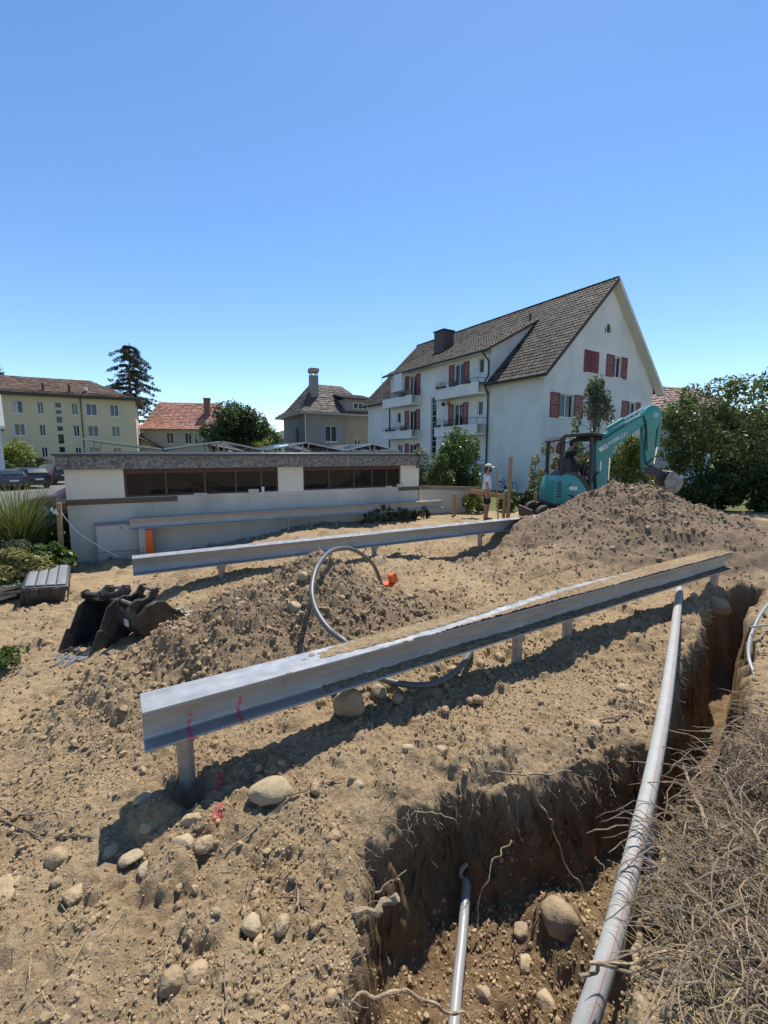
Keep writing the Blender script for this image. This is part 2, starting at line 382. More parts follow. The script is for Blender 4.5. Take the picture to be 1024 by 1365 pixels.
# marking paint and mud on the web of the near beam
GALVN = galv('galvanised_steel_marked', (.38, .385, .39), (.275, .268, .25), .34)
t = GALVN.node_tree; N = t.nodes; L = t.links; b = N['Principled BSDF']
tc = N.new('ShaderNodeTexCoord'); sep = N.new('ShaderNodeSeparateXYZ'); L.new(tc.outputs['Object'], sep.inputs[0])
def MATH(op, a, b_=0.):
    x = N.new('ShaderNodeMath'); x.operation = op
    for k, s in ((0, a), (1, b_)):
        if isinstance(s, (int, float)): x.inputs[k].default_value = s
        else: L.new(s, x.inputs[k])
    return x.outputs[0]
src = b.inputs['Base Color'].links[0].from_socket; fac = None
nz = N.new('ShaderNodeTexNoise'); nz.inputs['Scale'].default_value = 45; nz.inputs['Detail'].default_value = 4; L.new(tc.outputs['Object'], nz.inputs[0])
for cx in (.27, .57):
    q = MATH('ADD', MATH('DIVIDE', MATH('ABSOLUTE', MATH('SUBTRACT', MATH('ADD', sep.outputs[0], MATH('MULTIPLY', sep.outputs[2], -.25)), cx-.03)), .018), MATH('MULTIPLY', MATH('SUBTRACT', nz.outputs[0], .42), 6))
    q = MATH('LESS_THAN', q, 1.); q = MATH('MULTIPLY', q, MATH('LESS_THAN', sep.outputs[2], .12)); q = MATH('MULTIPLY', q, .8)
    fac = q if fac is None else MATH('MAXIMUM', fac, q)
mx = N.new('ShaderNodeMix'); mx.data_type = 'RGBA'; L.new(fac, mx.inputs[0]); L.new(src, mx.inputs[6]); mx.inputs[7].default_value = (.6, .03, .07, 1)
L.new(mx.outputs[2], b.inputs['Base Color']); L.new(MATH('SUBTRACT', .3, MATH('MULTIPLY', fac, .3)), b.inputs['Metallic'])
BH, BW, FT = .25, .24, .017
ZT = .5
def beam(A, B, label, m):
    A = Vector((*A, 0)); B = Vector((*B, 0)); u = (B-A).normalized(); n = Vector((-u.y, u.x, 0)); o = A+n*(BW/2)
    ln = (B-A).length
    t = thing('steel_beam', label, 'beam', (o.x, o.y, ZT-BH), math.atan2(u.y, u.x), 'foundation beams laid in parallel')
    MB().box((0, -BW/2, 0), (ln, BW/2, FT)).build('bottom_flange', m, t, bevel=.003, seg=1)
    MB().box((0, -BW/2, BH-FT), (ln, BW/2, BH)).build('top_flange', m, t, bevel=.003, seg=1)
    mb = MB(); r = .02
    prof = [(-.005-r, FT), (-.005-r*.3, FT+r*.3), (-.005, FT+r), (-.005, BH-FT-r), (-.005-r*.3, BH-FT-r*.3), (-.005-r, BH-FT), (.005+r, BH-FT), (.005+r*.3, BH-FT-r*.3), (.005, BH-FT-r), (.005, FT+r), (.005+r*.3, FT+r*.3), (.005+r, FT)]
    mb.prism(prof, .0005, ln-.0005, 'x').build('web', m, t, smooth=True)
    return t, o, u, n, ln
b1 = beam((-1.37, 2.29), (5.24, 6.35), 'galvanised steel beam with soil on its top flange beside the trench', GALVN)
b2 = beam((-3.54, 5.97), (3.84, 10.26), 'clean galvanised steel beam between the soil heaps, its end at the big heap', GALV)
b3 = beam((-5.79, 9.77), (1.92, 13.87), 'galvanised steel beam running close along the white garage wall', GALV)
RUST = mat('pile_steel', (.42, .4, .37), .55, (.3, .24, .18), scale=14, metal=.6, bump=.2)
def pile(bm_, along, label, r=.05, caps=True):
    _, o, u, n, ln = bm_; p = o+u*along; g = gz1(p.x, p.y, False); zt = ZT-BH-.002
    t = thing('steel_pile', label, 'pile', (p.x, p.y, g), math.atan2(u.y, u.x), 'steel piles carrying the beams')
    h = zt-g
    MB().tube([(0, 0, -.35), (0, 0, h-.03)], r, 18).build('tube', RUST, t, smooth=True)
    MB().tube([(0, 0, h-.06), (0, 0, h-.022)], r+.012, 18).build('collar', RUST, t, smooth=True)
    mb = MB().box((-.075, -.075, h-.022), (.075, .075, h-.001)); mb.build('head_plate', GALV, t, bevel=.003)
    for sx in (-1, 1):
        MB().tube([(sx*.06, -.06, h-.035), (sx*.06, -.06, h-.0225)], .011, 6).build('bolt', GALV, t)
    return t
pile(b1, .22, 'steel pile under the paint-marked end of the near beam')
pile(b1, 3.22, 'steel pile beneath the near beam beside the loop of cable duct')
pile(b1, 4.0, 'steel pile beneath the near beam next to a second pile')
pile(b1, 7.45, 'steel pile under the trench end of the near beam')
pile(b2, 3.95, 'steel pile under the middle beam near the orange pipe socket')
pile(b2, 6.6, 'steel pile under the middle beam beside the big soil heap')
pile(b3, 3.7, 'short steel pile of a pair under the beam along the garage', .045)
pile(b3, 4.35, 'second short steel pile of a pair by the weeds under the garage beam', .045)
pile(b3, 7.5, 'steel pile at the rail end of the garage beam', .045)
pile(b2, 1.2, 'steel pile under the middle beam behind the digger buckets')
# soil lying on the near beam
_, o, u, n, ln = b1
NXs, NYs = 900, 34
ax = np.linspace(.72, ln-.02, NXs); ay = np.linspace(-BW/2+.004, BW/2-.004, NYs)
AX, AY = np.meshgrid(ax, ay)
edge = np.minimum(AY+BW/2, BW/2-AY)
cst = -.085+.19*sst(1.6, 4.6, AX)
cov = .62*sst(.75, 1.6, AX)-.2+.3*fbm(AX*3.2, AY*12, 201, 4)+.3*fbm(AX*22, AY*24, 207, 3)-.85*np.exp(-((AY-cst)/.042)**2)*sst(.8, 1.2, AX)*sst(6.2, 4.6, AX)-.3*np.exp(-((AY-.1)/.014)**2)*sst(4, 2, AX)+.2*sst(4.4, 6, AX)
hgt = np.clip(cov, 0, .5)*.034*(.5+.9*vnoise(AX*70, AY*70, 213))+.0012
P = np.stack([o.x+u.x*AX+n.x*AY, o.y+u.y*AX+n.y*AY, ZT+hgt], -1).reshape(-1, 3)
ii = np.arange(NXs*NYs).reshape(NYs, NXs); q = np.stack([ii[:-1, :-1], ii[:-1, 1:], ii[1:, 1:], ii[1:, :-1]], -1).reshape(-1, 4)
keep = (cov[:-1, :-1] > .0).ravel()
so = raw_mesh('soil_layer', P, q[keep], MATS['soil'], kind='stuff', smooth=True)
tag(so, 'dry sandy soil spread along the top of the near beam', 'soil')
ax = np.linspace(1.15, ln-.02, 700); ay = np.linspace(-BW/2+.004, -.012, 14); AX, AY = np.meshgrid(ax, ay)
cov = .2*sst(1.1, 2.2, AX)+.3*fbm(AX*3, AY*12, 221, 4)+.25*fbm(AX*20, AY*24, 227, 3)+1.6*(AY+.07)
hgt = np.clip(cov, 0, .6)*.04*(.5+.9*vnoise(AX*60, AY*60, 233))+.0012
P = np.stack([o.x+u.x*AX+n.x*AY, o.y+u.y*AX+n.y*AY, ZT-BH+FT+hgt], -1).reshape(-1, 3)
ii = np.arange(700*14).reshape(14, 700); q = np.stack([ii[:-1, :-1], ii[:-1, 1:], ii[1:, 1:], ii[1:, :-1]], -1).reshape(-1, 4)
tag(raw_mesh('soil_layer', P, q[(cov[:-1, :-1] > 0).ravel()], MATS['soil'], kind='stuff', smooth=True), 'soil caught along the bottom flange of the near beam', 'soil')

# ------------------------------------------------------------------ pipes and cables
def spline(pts, n=12):
    P = [Vector(p) for p in pts]; P = [P[0]*2-P[1]]+P+[P[-1]*2-P[-2]]; out = []
    for i in range(1, len(P)-2):
        a, b_, c, d = P[i-1:i+3]
        for k in range(n):
            t_ = k/n
            out.append(.5*((2*b_)+(c-a)*t_+(2*a-5*b_+4*c-d)*t_*t_+(3*b_-a-3*c+d)*t_**3))
    return out+[P[-2]]
PVC = mat('grey_plastic_duct', (.37, .365, .345), .6, (.31, .3, .27), scale=14, bump=.08, detail=8, spec=.3)
PVC2 = mat('grey_conduit', (.24, .25, .26), .4, (.3, .29, .27), scale=12)
DUCT = mat('dark_grey_conduit', (.075, .078, .08), .45, (.12, .115, .105), scale=9)
REDP = mat('red_print', (.5, .07, .1), .6); BLACKP = mat('black_plastic', (.02, .02, .021), .55, (.035, .034, .032), scale=20)
dpath = spline([at_z(742, 1480, -.42), at_z(828, 1208, -.13), at_z(885, 950, .075), at_z(905, 795, .04), at_z(905, 782, -.04)], 10)
dct = tag(MB().tube(dpath, .044, 22).build('drain_pipe', PVC, smooth=True), 'long grey plastic pipe with a thin red line lying over the trench', 'pipe')
mb = MB(); P = []; F = []
for i, p in enumerate(dpath):
    d = (dpath[min(i+1, len(dpath)-1)]-dpath[max(i-1, 0)]).normalized(); s_ = d.cross(Vector((0, 0, 1))).normalized(); up = s_.cross(d)
    for a in (.37, .42): P.append(p+(s_*math.sin(a)+up*math.cos(a))*.0445)
    if i: F.append((2*i-2, 2*i-1, 2*i+1, 2*i))
mb.add(P, F).build('red_line', REDP, dct)
MB().tube([dpath[-3]+Vector((0, 0, .0)), dpath[-1]], .051, 22).build('pipe_socket', mat('dark_socket', (.1, .1, .1), .6), dct, smooth=True)
ppath = spline([(.18, 1.1, -.66), (.34, 1.75, -.69), (.44, 2.1, -.68), (.535, 2.46, -.64)], 8)
t = thing('conduit_pipe', 'thin grey conduit lying on the bottom of the pit towards a round wall opening', 'pipe', (0, 0, 0))
MB().tube(ppath, .028, 16).build('conduit', PVC2, t, smooth=True)
t = thing('wall_sleeve', 'pale round pipe sleeve with a black mouth in the shaded pit wall', 'pipe', (.535, 2.385, -.61), R(12))
ringp = [(math.cos(a)*.062, 0, math.sin(a)*.058) for a in np.linspace(0, 2*math.pi, 25)]
MB().tube(ringp, .014, 8, False).build('rim', mat('pale_sleeve', (.42, .38, .32), .7, (.25, .2, .15), scale=20), t, smooth=True)
MB().tube([(0, -.005, 0), (0, .12, 0)], .055, 16).build('mouth', BLACKP, t, smooth=True)
lp = [(.0, 6.45, -.12), at_y(508, 777, 6.4), at_y(497, 752, 6.2), at_y(472, 733, 5.7), at_y(445, 733, 5.15), at_y(425, 752, 4.6), at_y(416, 783, 4.2), at_y(421, 812, 3.95), at_y(438, 838, 3.75), at_y(462, 858, 3.58), (-.1, 3.5, .1), (.15, 3.42, .05), (.42, 3.46, .03), (.66, 3.68, .04), (.84, 4.0, .06), (.88, 4.25, -.05)]
lpth = spline(lp, 14)
hose = MB(); rad = [.027 for i in range(len(lpth))]
hose = tag(hose.tube(lpth, rad, 12).build('cable_duct', DUCT, smooth=True), 'dark grey flexible cable duct looping over the sandy heap and under the beam', 'hose')
t = thing('pipe_socket', 'bright orange pipe socket with a tilted orange cap poking from the soil', 'pipe', (.06, 6.5, gz1(.06, 6.5)-.01), .4)
ORG = mat('orange_plastic', (.78, .13, .02), .4, (.68, .1, .015))
MB().tube([(0, 0, -.1), (0, 0, .035)], .075, 20).build('socket', ORG, t, smooth=True)
MB().tube([(0, 0, .03), (0, 0, .05)], .088, 20).build('rim', ORG, t, smooth=True)
cp = MB().tube([(.06, .02, .12), (.1, -.04, .13)], [.085, .08], 20).build('cap', ORG, t, smooth=True)
cpath = spline([at_y(1060, 780, 5.5), at_y(1024, 806, 5.0), at_y(1003, 842, 4.6), at_y(998, 872, 4.2), at_y(1006, 900, 3.95), at_y(1013, 920, 3.8), at_y(1016, 940, 3.75)], 10)
tag(MB().tube(cpath, .016, 10).build('cable', PVC2, smooth=True), 'thin grey cable arching out of the soil beside the far trench', 'cable')
tag(MB().tube(spline([(5.0, 4.9, .16), (4.4, 4.6, .12), (4.0, 4.55, .08)], 6), .012, 8).build('cable', PVC2, smooth=True), 'short straight grey cable end lying beyond the arching cable', 'cable')
c2 = spline([(1.15, 1.4, -.3), (1.36, 1.9, -.42), (1.52, 2.2, -.32), (1.72, 2.52, -.1)], 8)
tag(MB().tube(c2, .022, 10).build('conduit_pipe', PVC2, smooth=True), 'short grey conduit crossing beneath the long pipe in the trench', 'pipe')

# ------------------------------------------------------------------ digger buckets lying on the soil
STEEL = mat('worn_dark_steel', (.03, .03, .03), .5, (.085, .078, .068), scale=9, metal=.5, bump=.3)
EDGE = mat('worn_bright_steel', (.42, .4, .37), .4, (.24, .21, .18), scale=15, metal=.7)
def bucket(name, label, loc, rot, wd, s, teeth):
    """open digger bucket: mouth to local -Y, hinge ears on top"""
    t = thing(name, label, 'bucket', loc, rot=rot, group='spare digger buckets')
    # side profile in (y, z): lip in front low, round belly at the back
    prof = [(-.62, .03), (-.2, .0), (.08, .05), (.24, .19), (.28, .36), (.22, .52), (.08, .6), (-.06, .62)]
    prof = [(a*s, b_*s) for a, b_ in prof]
    mb = MB(); k = len(prof)
    inner = []
    for i, (a, b_) in enumerate(prof):
        d = Vector((prof[min(i+1, k-1)][0]-prof[max(i-1, 0)][0], prof[min(i+1, k-1)][1]-prof[max(i-1, 0)][1])).normalized()
        inner.append((a-d.y*.022, b_+d.x*.022))
    mb.prism(prof+inner[::-1], -wd/2, wd/2, 'x'); mb.build('shell', STEEL, t, smooth=True)
    for sx in (-1, 1):
        x0 = sx*wd/2
        MB().prism(prof+[(-.2*s, .56*s), (-.38*s, .3*s)], x0, x0+sx*.018, 'x').build('side_plate', STEEL, t, bevel=.003, seg=1)
        MB().prism([(-.64*s, .0), (-.2*s, -.02*s), (-.2*s, .05*s), (-.36*s, .3*s), (-.42*s, .31*s)], x0+sx*.0185, x0+sx*.034, 'x').build('side_cutter', STEEL, t, bevel=.003, seg=1)
    MB().box((-wd/2-.02, -.72*s, .018*s), (wd/2+.02, -.55*s, .045*s)).build('cutting_edge', EDGE, t, bevel=.004)
    for i in range(teeth):
        x = -wd/2+wd*(i+.5)/teeth; w = .035
        MB().add([(x-w, -.68*s, .012*s), (x+w, -.68*s, .012*s), (x+w, -.68*s, .07*s), (x-w, -.68*s, .07*s), (x-w*.7, -.86*s, .01*s), (x+w*.7, -.86*s, .01*s), (x+w*.7, -.86*s, .024*s), (x-w*.7, -.86*s, .024*s)],
                 [(0,1,2,3),(4,7,6,5),(0,4,5,1),(1,5,6,2),(2,6,7,3),(3,7,4,0)]).build('tooth', EDGE, t, bevel=.004)
    for sx in (-.6, .6):
        x = sx*wd/2
        MB().prism([(-.1*s, .6*s), (.2*s, .53*s), (.3*s, .6*s), (.3*s, .7*s), (.2*s, .74*s), (.1*s, .69*s), (-.02*s, .7*s), (-.1*s, .79*s), (-.18*s, .78*s), (-.2*s, .7*s)], x-.014, x+.014, 'x').build('hinge_ear', STEEL, t, bevel=.004)
    for (a, b_) in ((-.13, .74), (.24, .68)):
        MB().tube([(-.34*wd, a*s, b_*s), (.34*wd, a*s, b_*s)], .02, 12).build('pin', mat('pin_steel', (.16, .1, .07), .5, (.28, .22, .17), metal=.6), t, smooth=True)
    MB().box((-.035, .283*s, .3*s), (.035, .287*s, .42*s)).build('plate', mat('pale_plate', (.5, .52, .55), .4), t)
    return t
bA = on_ground(125, 868); bB = on_ground(182, 842)
bucket('digger_bucket', 'black toothed digger bucket with its mouth open towards the slope', (bA.x-.02, bA.y+.42, bA.z-.0), (R(6), R(-6), R(-22)), .5, .82, 3)
bucket('digger_bucket', 'narrow black digger bucket turned round behind the toothed one', (bA.x+.4, bA.y+.36, bA.z+.05), (R(-8), R(-8), R(158)), .34, .78, 2)

# ------------------------------------------------------------------ black storage box
BOXM = mat('charcoal_plastic', (.03, .032, .035), .5, (.05, .05, .05), scale=12); LIDM = mat('dusty_lid', (.14, .155, .17), .55, (.2, .2, .195), scale=7)
p = at_z(52, 800, -.42); bw, bd, bh = .56, .98, .4
t = thing('storage_box', 'black plastic storage box with a ribbed grey lid on the slope', 'box', (p.x-.22, p.y+.45, gz1(p.x-.2, p.y+.4, False)-.02), rot=(R(7), R(6), R(34)))
MB().loft([[(-x*bw*.44, -y*bd*.45, 0) for x, y in ((1,1),(-1,1),(-1,-1),(1,-1))], [(-x*bw*.5, -y*bd*.5, bh) for x, y in ((1,1),(-1,1),(-1,-1),(1,-1))]]).build('tub', BOXM, t, bevel=.03)
MB().box((-bw*.55, -bd*.54, bh-.05), (bw*.55, bd*.54, bh+.02)).build('lid_rim', BOXM, t, bevel=.02)
for i in range(4):
    x0 = -bw*.49+i*bw*.98/4
    MB().box((x0+.008, -bd*.5, bh+.02), (x0+bw*.98/4-.008, bd*.5, bh+.05)).build('lid_panel', LIDM, t, bevel=.012)
for sx in (-1, 1):
    for k in range(3):
        MB().box((sx*bw*.5-.02+sx*.03, -bd*.4+k*bd*.33, .05), (sx*bw*.5+.02+sx*.01, -bd*.4+k*bd*.33+.06, bh-.05)).build('rib', BOXM, t, bevel=.008)
for k in (-.25, .25): MB().box((k*bw-.05, -bd*.56, bh-.14), (k*bw+.05, -bd*.53, bh+.0)).build('latch', BOXM, t, bevel=.006)

# ------------------------------------------------------------------ timber: posts, planks, stakes, rail
WOOD = mat('sawn_wood', (.42, .27, .14), .75, (.3, .18, .09), scale=4, bump=.25, stretch=(6, 6, .6), rpo=.18)
WOODG = mat('weathered_wood', (.34, .27, .19), .85, (.2, .15, .1), scale=5, bump=.3, stretch=(.6, 6, 6), rpo=.2)
def post(x, y, h, w, label, lean=(0, 0), pointy=False, group=None, zb=None, wd=None):
    g = gz1(x, y, False) if zb is None else zb
    o = MB()
    wd = wd or w
    if pointy: o.loft([[(a*w/2, b_*wd/2, z) for a, b_ in ((-1,-1),(1,-1),(1,1),(-1,1))] for z in (-.3, h-.04)]+[[(a*w*.34, b_*wd*.34, h) for a, b_ in ((-1,-1),(1,-1),(1,1),(-1,1))]])
    else: o.box((-w/2, -wd/2, -.3), (w/2, wd/2, h))
    o = o.build('wooden_post', WOOD, bevel=.004, seg=1); o.location = (x, y, g); o.rotation_euler = (lean[0], lean[1], R(25))
    return tag(o, label, 'post', group)
pp = at_z(83, 757, -.42)
post(pp.x, pp.y, 1.42, .085, 'tall brown wooden post with a white string at the garage corner', (0, R(2)))
post(pp.x-.12, pp.y-.12, .42, .08, 'short wooden stake beside the tall corner post')
pr = at_z(677, 692, -.03); post(pr.x, pr.y, 1.95, .11, 'tall square wooden post beside the worker', (0, R(1)), wd=.06)
post(pr.x-.22, pr.y+.3, 1.62, .035, 'slim wooden stick leaning behind the tall post', (0, R(-5)))
post(pr.x-.12, pr.y+.05, .85, .07, 'short wooden post holding the rail end beside the tall post')
for (px, py, h, w, lb) in ((945, 697, .22, .09, 'small pointed wooden stake among the hedge soil'), (966, 712, .34, .17, 'wide flat wooden stake beyond the beam end'), (990, 690, .38, .08, 'thin grey wooden stake against the dark hedge')):
    q = at_z(px, py, .12); post(q.x, q.y, h, w, lb, (0, R(4)), True, wd=.05)
for px, lb in ((612, 'wooden stake in the plants behind the rail'), (726, 'wooden stake beside the digger counterweight')):
    q = at_z(px, 690, 0); post(q.x, q.y+.9, .75, .08, lb)
# string from the corner post to the cabinet foot
sp = Vector((pp.x+.05, pp.y-.02, .86)); ep = Vector((-5.9, 9.45, -.3))
tag(MB().tube(spline([sp, sp.lerp(ep, .3)+Vector((-.05, 0, -.14)), sp.lerp(ep, .65)+Vector((-.03, 0, -.1)), ep], 8), .008, 6).build('string', mat('white_string', (.7, .7, .68), .8)), 'thin white string sagging from the corner post to the cabinet', 'string')
kn = MB()
for k in range(5): kn.ball((pp.x+random.uniform(-.06, .1), pp.y-.06, .83+random.uniform(-.09, .09)), (.035, .02, .045), 6, 4)
tag(kn.build('string_bundle', mat('white_string', (.7, .7, .68), .8)), 'bundle of white string knotted on the corner post', 'string')
# rail boards from the garage to the tall post
def board(p, q, w, h, label, m=WOODG, name='wooden_board', group=None):
    p = Vector(p); q = Vector(q); c = (p+q)/2; d = q-p
    o = MB().box((-d.length/2, -w/2, -h/2), (d.length/2, w/2, h/2)).build(name, m, bevel=.004, seg=1)
    o.location = c; o.rotation_euler = (0, -math.asin(d.z/d.length), math.atan2(d.y, d.x)); return tag(o, label, 'board', group)
board((1.16, 14.05, .9), (3.1, 14.0, .86), .035, .13, 'long weathered rail board between the garage corner and the worker')
board((2.6, 14.1, .82), (3.72, 13.35, .66), .035, .15, 'rail board behind the worker ending at the tall post', WOOD)
q = on_ground(8, 800); q.x += .32
for k, (dx, dy, dz, ln_, a) in enumerate(((0, .1, .1, .9, .5), (-.05, -.15, .2, .8, .9), (.05, .35, .34, .7, .1), (-.1, -.3, .05, .9, 1.1))):
    board((q.x+dx-.35-ln_/2*math.cos(a), q.y+dy-ln_/2*math.sin(a), q.z+dz), (q.x+dx-.35+ln_/2*math.cos(a), q.y+dy+ln_/2*math.sin(a), q.z+dz+.03), .16, .06,
          ('pale plank at the bottom of the small timber pile', 'pale plank crossing the small timber pile', 'thick pale plank on top of the small timber pile', 'pale plank leaning out of the small timber pile')[k], mat('pale_wood', (.5, .42, .31), .8, (.38, .3, .2), scale=5, bump=.25, stretch=(.6, 6, 6), rpo=.15))
# orange level box at the garage beam
_, o3, u3, n3, _ = b3; bp_ = o3+u3*.28
t = thing('beam_jack', 'steel jack with a bright orange side holding up the garage beam end', 'jack', (bp_.x, bp_.y, gz1(bp_.x, bp_.y, False)), math.atan2(u3.y, u3.x))
hj = ZT-BH-.003-gz1(bp_.x, bp_.y, False)
MB().box((-.11, -.12, -.1), (.02, .02, hj)).build('steel_post', GALV, t, bevel=.004)
MB().box((.022, -.12, .0), (.17, .1, hj-.02)).build('orange_box', ORG, t, bevel=.01)
for z in (.1, .2, .3): MB().tube([(-.045, -.121, z), (-.045, -.126, z)], .014, 10).build('hole', BLACKP, t)
for z in (.08, .18, .28): MB().box((.171, -.1, z), (.19, .08, z+.02)).build('rib', ORG, t)
# ------------------------------------------------------------------ low white garage building with flat roof
GAR_A = math.atan2(13.9-9.6, 1.11+7.04)
GW = math.hypot(13.9-9.6, 1.11+7.04)
PLAST = mat('cream_render', (.72, .67, .56), .9, (.62, .57, .47), scale=1.6, bump=.12, bscale=60)
PLAST2 = mat('stained_render', (.58, .55, .48), .9, (.42, .39, .33), scale=1.1, bump=.15, bscale=50, stretch=(1, 1, .35))
PEBB = mat('pebble_concrete', (.07, .066, .06), .9, (.3, .285, .26), scale=17, bump=.8, bscale=30, detail=4)
DARKF = mat('dark_brown_frame', (.085, .032, .02), .5, (.06, .022, .015), scale=6)
ROOFE = mat('roof_edge_metal', (.3, .31, .32), .4, (.22, .22, .23), metal=.6); BITU = mat('roof_felt', (.07, .07, .072), .9, (.1, .1, .1), scale=3)
GLASS = glassmat('window_glass', (.01, .012, .015), .6); GLASS.node_tree.nodes['Principled BSDF'].inputs['Specular IOR Level'].default_value = .4
INTER = mat('dark_interior', (.03, .028, .026), .9); WHITEP = mat('white_paint', (.74, .74, .72), .5, (.66, .66, .64), scale=5)
def wall_holes(name, poly, holes, m, parent, depth=.2, plane='xz', y0=0., sgn=1, thick=None, kind=None):
    """wall sheet (a,b polygon) with real openings and reveals going back by depth"""
    loops = [[Vector((a, b_, 0)) for a, b_ in poly]]+[[Vector((a, b_, 0)) for a, b_ in h] for h in holes]
    flat = [v for l_ in loops for v in l_]; tri = tessellate_polygon(loops)
    def mk(a, b_, t_): return (a, y0+sgn*t_, b_) if plane == 'xz' else (y0+sgn*t_, a, b_)
    V = [mk(v.x, v.y, 0) for v in flat]; F = [tuple(t_) for t_ in tri]
    n0 = len(poly)
    for h in holes:
        k = len(h); base = len(V); V += [mk(a, b_, depth) for a, b_ in h]
        F += [(n0+i, n0+(i+1) % k, base+(i+1) % k, base+i) for i in range(k)]; n0 += k
    mb = MB(); mb.add(V, F); return mb.build(name, m, parent, kind=kind)
def rect(a0, b0, a1, b1): return [(a0, b0), (a1, b0), (a1, b1), (a0, b1)]
g = thing('garage_building', 'long low cream garage with flat pebble-edged roof and brown window strips', 'garage', (-7.04, 9.6, -.6), GAR_A)
gb = .6    # local height of z = 0
# openings measured along the wall
W1 = (.98, 4.45); W2 = (5.1, 8.35)
W1 = (1.12, 4.72); W2 = (5.42, 8.55)
zb, zt, ztop = .93+gb, 1.53+gb, 1.64+gb
wall_holes('wall', rect(0, .0, GW, zb-.1), [], PLAST2, g)
wall_holes('wall', rect(0, zb+.02, GW, ztop), [rect(W1[0], zb+.03, W1[1], ztop-.02), rect(W2[0], zb+.03, W2[1], ztop-.02)], PLAST, g, .14)
MB().box((0, .1, zb-.12), (GW, .4, zb+.03)).build('wall_core', PLAST2, g)
MB().box((-.02, -.035, zb-.1), (W1[0]+1.1, .09, zb+.02)).build('ledge_board', mat('brown_board', (.15, .09, .06), .8, (.1, .06, .04), scale=4, stretch=(.5, 5, 5)), g, bevel=.005, seg=1)
MB().box((W1[0]+1.1, -.012, zb-.1), (GW-.75, .09, zb+.02)).build('sill', PLAST2, g, bevel=.005, seg=1)
MB().box((GW-.75, -.03, zb-.08), (GW+.02, .09, zb+.02)).build('ledge_board', MATS['brown_board'], g, bevel=.005, seg=1)
MB().box((0, .45, 0), (.2, 5.5, ztop)).build('end_wall', PLAST, g); MB().box((GW-.2, .15, 0), (GW, 5.5, ztop)).build('end_wall', PLAST, g)
MB().box((0, .15, 0), (.2, .449, ztop)).build('end_wall', PLAST, g)
MB().box((.2, 5.3, 0), (GW-.2, 5.5, ztop)).build('back_wall', PLAST, g)
MB().box((.25, .4, 0.2), (GW-.25, 5.28, .3)).build('inner_floor', INTER, g)
def strip(a0, a1, bars, parts):
    w = MB(); y0, y1 = .06, .12; zz0, zz1 = zb+.03, ztop-.02
    w.box((a0, y0, zz1-.11), (a1, y1, zz1)); w.box((a0, y0, zz0), (a1, y1, zz0+.04))
    for b_ in [a0]+bars+[a1-.05]: w.box((b_, y0-.003, zz0+.04), (b_+.05, y1+.003, zz1-.11))
    wn_ = w.build('window', DARKF, g)
    ed = [a0]+bars+[a1-.05]
    for k in range(len(ed)-1):
        MB().box((ed[k]+.05, .085, zz0+.04), (ed[k+1], .092, zz1-.11)).build('pane', GLASS, wn_)
strip(*W1, [1.12+.85, 2.85, 3.6, 4.25-.0], 0); strip(*W2, [5.42+.75, 6.95, 7.55, 8.05], 0)
# things kept behind the panes
inn = [((1.2, .3, .95), (1.9, .36, 1.95), (.02, .035, .1)), ((1.6, .3, zb), (1.93, .34, zb+.25), (.3, .3, .28)), ((5.5, .3, .9), (6.12, .36, 2.05), (.025, .045, .13)), ((3.0, .45, zb+.03), (3.6, .8, zb+.12), (.3, .26, .2)), ((6.4, .5, zb+.02), (6.9, .9, zb+.28), (.34, .33, .3)), ((7.0, .5, zb+.0), (7.5, .9, zb+.2), (.28, .27, .26)), ((4.25, .4, zb), (4.3, .45, zb+.3), (.4, .42, .45)), ((4.4, .4, zb), (4.45, .45, zb+.3), (.4, .42, .45))]
for i, (a, b_, c) in enumerate(inn): MB().box(a, b_).build('stored_board' if i < 3 else 'stored_box', mat('stored_%d' % i, c, .7), g, bevel=.01)
MB().loft([[(2.1, .35, zb+.04), (2.8, .35, zb+.02), (2.8, .6, zb+.02), (2.1, .6, zb+.04)], [(2.1, .35, zb+.18), (2.8, .35, zb+.22), (2.8, .6, zb+.22), (2.1, .6, zb+.18)], [(2.3, .38, zb+.32), (2.5, .38, zb+.34), (2.5, .55, zb+.34), (2.3, .55, zb+.32)]]).build('paper_sack', mat('paper_sack', (.42, .24, .12), .7, (.3, .16, .08), scale=5), g, bevel=.03)
hull = []
for k in range(9):
    t_ = k/8; x = 7.3+1.15*t_; wv = .22*math.sin(math.pi*min(1, .15+t_*.8)); z = zb+.1+.16*t_*t_
    hull.append([(x, .8-wv, z+.1), (x, .8-wv*.6, z), (x, .8+wv*.6, z), (x, .8+wv, z+.1)])
MB().loft(hull).build('stored_boat', mat('boat_red', (.4, .09, .04), .4, (.5, .3, .2), scale=3), g, smooth=True)
for x, w_ in ((2.95, .16), (3.3, .1)):
    pass
# pebble dash fascia in panels, roof edge, roof deck
fz0, fz1 = ztop-.015, 1.98+gb
edges = [-.12, .12, 5.0, GW+.12]
for a, b_ in zip(edges[:-1], edges[1:]): MB().box((a+.006, -.14, fz0), (b_-.006, .1, fz1-.06)).build('fascia_panel', PEBB, g, bevel=.004, seg=1)
MB().box((-.125, .12, fz0), (.0, 5.6, fz1-.06)).build('fascia_panel', PEBB, g); MB().box((GW, .12, fz0), (GW+.125, 5.6, fz1-.06)).build('fascia_panel', PEBB, g)
MB().box((-.17, -.18, fz1-.056), (GW+.17, 5.66, fz1-.012)).build('roof_edge', BITU, g, bevel=.004, seg=1)
MB().box((-.19, -.2, fz1-.012), (GW+.19, .02, fz1+.016)).build('drip_edge', ROOFE, g, bevel=.004, seg=1)
MB().box((-.17, .03, fz1-.010), (GW+.17, 5.65, fz1+.004)).build('roof_deck', BITU, g)
